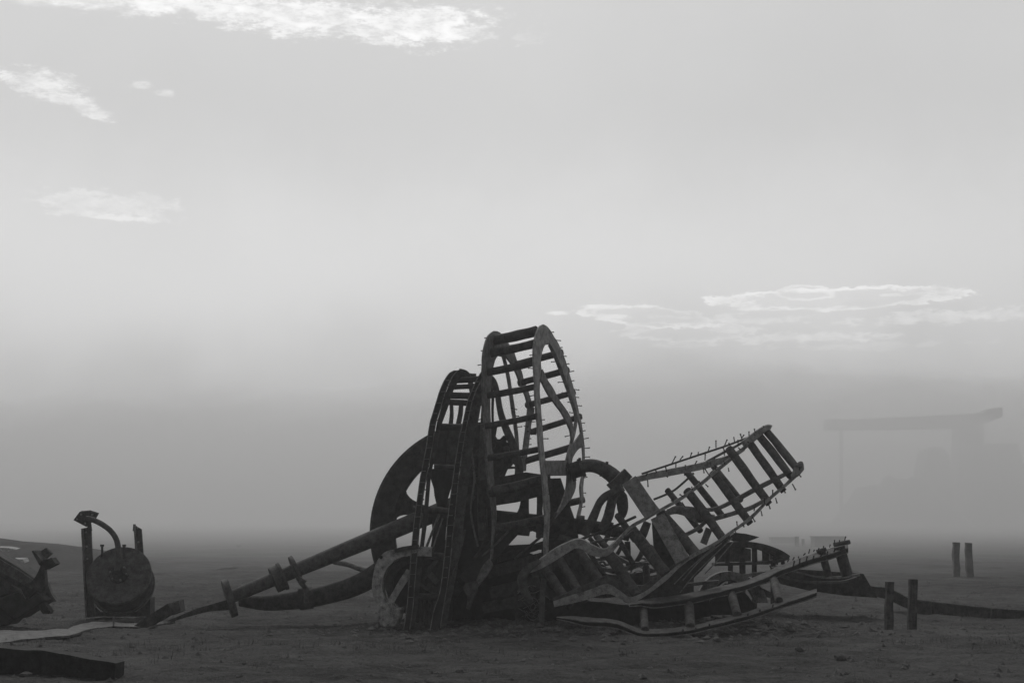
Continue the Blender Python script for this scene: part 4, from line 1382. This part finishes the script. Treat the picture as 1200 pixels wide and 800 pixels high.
# ------------------------------------------------------------------ far things in the dust
def blocks():
    for (x0, x1, y0, y1, d, nm, lab, cat) in [
            (955, 990, 628, 641, 122, 'container', 'long low hazy container far behind the right end of the rails', 'container'),
            (905, 936, 629, 641, 150, 'container', 'fainter low hazy container left of the longer one far behind', 'container'),
            (931.5, 936.5, 629, 641, 125, 'barrel', 'tiny upright hazy barrel standing between two far containers', 'barrel'),
            (939.5, 943, 632, 641, 126, 'barrel', 'smallest hazy barrel beside the long far container', 'barrel')]:
        p = W((x0 + x1) / 2, y1, d)
        t = empty(nm, (p.x, d, gz(p.x, d)), lab, cat)
        wx = (x1 - x0) * d / F
        zt = W(x0, y0, d).z
        if nm == 'barrel':
            P = [Vector((p.x, d, z)) for z in (0, zt * .3, zt * .33, zt * .66, zt * .69, zt)]
            r = wx / 2
            tube3('body', P, [r, r, r * 1.05, r, r * 1.05, r], M['block'], t, 14)
            tube3('lid', [Vector((p.x, d, zt)), Vector((p.x, d, zt + 0.05))], [r * 1.05, r * 1.05], M['block'], t, 14)
        else:
            hw = wx / 2
            def bx(name, x0_, x1_, y0_, y1_, z0_, z1_):
                vs = [(x, y, z) for x in (x0_, x1_) for y in (y0_, y1_) for z in (z0_, z1_)]
                fs = [(0, 1, 3, 2), (4, 6, 7, 5), (0, 4, 5, 1), (2, 3, 7, 6), (0, 2, 6, 4), (1, 5, 7, 3)]
                return ob(name, vs, fs, M['block'], t)
            bx('body', p.x - hw, p.x + hw, d, d + 1.6, 0, zt * 0.92)
            bx('roof', p.x - hw - .05, p.x + hw + .05, d - 0.05, d + 1.65, zt * 0.93, zt)
            for k in range(6):
                xx = p.x - hw + (k + .5) * wx / 6
                bx('rib', xx - .04, xx + .04, d - 0.05, d - 0.004, 0.05, zt * 0.9)


blocks()


def gantry():
    d = GANTRY_D
    p = W(1060, 625, d)
    t = empty('loading_gantry', (p.x, d, 0), 'faint loading gantry with a long boom and tower deep in the dust', 'gantry')
    tk = d * 0.01
    def pl(name, pts, dd, th):
        return poly(name, pts, dd, M['far'], t, (0, th, 0))
    gy = HORIZON + CAMH / d * F + 1
    pl('boom', [(970.5, 490.5), (997, 491.6), (1121, 485.5), (1153, 484), (1158, 479), (1175, 477), (1175, 488), (1155, 496), (1121, 500.7), (997, 503), (970.5, 503)], d, tk * 1.6)
    pl('tower', [(1126, 496), (1153, 495), (1153, gy), (1121, gy)], d + tk * 2, tk * 2)
    pl('annex', [(1154, 520), (1193, 519), (1204, 560), (1210, gy), (1154, gy)], d + tk * 2.2, tk * 2)
    pl('leg', [(985, 502), (988, 502), (988, gy), (985, gy)], d + tk * 0.5, tk * .4)
    pl('hopper', [(1088, 527), (1094, 523), (1104, 524), (1112, 532), (1114, 550), (1120, gy), (1075, gy), (1083, 548)], d - tk, tk * 2.5)
    # heap of spoil under the boom
    n, mm = 40, 14
    c0 = W(1045, gy, d - tk * 3)
    vs, fs = [], []
    for i in range(n):
        f = i / (n - 1)
        px = 968 + f * 155
        prof = max(0, math.sin(math.pi * f)) ** 0.6
        hpx = prof * (78 - 20 * abs(f - .4)) * (0.9 + 0.22 * noise.noise(Vector((f * 7, 2, 0))))
        for j in range(mm):
            tt = j / (mm - 1)
            x = (px - 600) / F * d
            z = hpx * d / F * math.sin(math.pi * tt) * (1 + 0.15 * noise.noise(Vector((f * 12, tt * 5, 1))))
            vs.append((x, d - tk * 6 + tk * 10 * tt, z - 0.3))
    for i in range(n - 1):
        for j in range(mm - 1):
            k = i * mm + j
            fs.append((k, k + mm, k + mm + 1, k + 1))
    o = ob('spoil_heap', vs, fs, M['far'], None, smooth=True)
    tag(o, 'broad faint spoil heap under the boom of the far gantry', 'heap')


GANTRY_D = 400
gantry()

# pale strips of plastic on the berm at far left
for (pts, d, lab) in [([(-20, 641), (8, 641.5), (19, 643.5), (10, 645.5), (-20, 646)], 57, 'upper pale plastic strip lying on the berm at the far left'), ([(4, 655), (27, 655), (29, 659), (24, 661.5), (5, 661)], 52, 'lower pale plastic strip lying below the berm at the far left')]:
    o = poly('plastic_strip', pts, d, M['cast'], None, (0, 0.5, 0.05))
    tag(o, lab, 'plastic strip')

# ------------------------------------------------------------------ loose stones, gravel, dry grass
random.seed(121)


def rock_verts(c, r, seed):
    bm = bmesh.new()
    bmesh.ops.create_icosphere(bm, subdivisions=2, radius=1)
    vs = []
    for v in bm.verts:
        q = v.co.copy()
        k = 1 + 0.45 * noise.noise(q * 1.3 + Vector((seed, 0, 0)))
        vs.append(c + Vector((q.x * r * k * 1.2, q.y * r * k, q.z * r * k * 0.7)))
    fs = [tuple(l.vert.index for l in f.loops) for f in bm.faces]
    bm.free()
    return vs, fs


def scatter():
    vs, fs = [], []
    for k in range(5200):
        y = random.uniform(15, 46)
        x = random.uniform(-0.42, 0.42) * y
        r = random.choice((0.008, 0.012, 0.012, 0.018, 0.018, 0.03, 0.045))
        c = Vector((x, y, gz(x, y) + r * 0.2))
        i0 = len(vs)
        h = [c + Vector((r * math.cos(a) * random.uniform(.7, 1.3), r * math.sin(a) * random.uniform(.7, 1.3), 0)) for a in (0, 1.3, 2.5, 3.8, 5.0)]
        vs += h + [c + Vector((random.uniform(-.3, .3) * r, random.uniform(-.3, .3) * r, r * random.uniform(.5, .9)))]
        for q in range(5):
            fs.append((i0 + q, i0 + (q + 1) % 5, i0 + 5))
    for k in range(1500):
        x, y = random.gauss(1.7, 2.2), random.gauss(23.9, 0.9)
        r = random.choice((0.02, 0.03, 0.03, 0.045, 0.045, 0.075))
        c = Vector((x, y, gz(x, y) + r * 0.15))
        i0 = len(vs)
        vs += [c + Vector((r * math.cos(a) * random.uniform(.6, 1.4), r * math.sin(a) * random.uniform(.6, 1.4), 0)) for a in (0, 1.3, 2.5, 3.8, 5.0)]
        vs += [c + Vector((random.uniform(-.4, .4) * r, random.uniform(-.4, .4) * r, r * random.uniform(.35, .8)))]
        for q in range(5):
            fs.append((i0 + q, i0 + (q + 1) % 5, i0 + 5))
    o = ob('gravel', vs, fs, M['stone'])
    tag(o, 'fine dark gravel scattered over the soil', 'gravel', kind='stuff')
    vs, fs = [], []
    for k in range(900):
        # clumps mostly in front of the rails and along the wreck
        y = random.choice((random.gauss(20.8, 1.0), random.gauss(22, 2.5), random.uniform(26, 45)))
        x = random.uniform(-0.38, 0.42) * y
        if noise.noise(Vector((x * 0.5, y * 0.5, 7))) < 0.05:
            continue
        for b in range(random.randint(5, 12)):
            bx, by = x + random.gauss(0, .07), y + random.gauss(0, .07)
            z = gz(bx, by)
            a = random.uniform(0, 6.28)
            l = random.uniform(0.03, 0.12)
            w = Vector((math.cos(a + 1.57), math.sin(a + 1.57), 0)) * 0.004
            tip = Vector((bx + math.cos(a) * l * .6, by + math.sin(a) * l * .6, z + l))
            i0 = len(vs)
            p = Vector((bx, by, z - .01))
            vs += [p - w, p + w, tip]
            fs.append((i0, i0 + 1, i0 + 2))
    o = ob('dry_grass', vs, fs, M['grass'])
    tag(o, 'sparse dry grass stubble on the dark soil', 'grass', kind='stuff')


scatter()
STN = [(245, 738, .05, 'small dark stone alone on the soil below the torn pipe end'), (985, 771, .07, 'larger dark stone in the right foreground below the rail tip'), (937, 766, .05, 'smaller dark stone left of the larger one in the right foreground'),
       (1060, 783, .05, 'low stone in the right foreground below the near posts'), (540, 785, .05, 'low stone in the middle foreground before the wreck'), (30, 796, .06, 'dark stone at the lower left corner beside the charred timber'), (840, 752, .06, 'dark stone just in front of the lowest point of the curved rails'), (280, 642, .16, 'low hazy stone far off on the plain left of the flywheel')]
for k, (px, py, r, lab) in enumerate(STN):
    c = base(px, py)
    c.z += r * 0.3
    vs, fs = rock_verts(c, r, k * 3.1)
    tag(ob('stone', vs, fs, M['stone']), lab, 'stone', 'loose stones on the soil')

# things nobody parents anything to the wrong place: keep evaluated matrices fresh
bpy.context.view_layer.update()
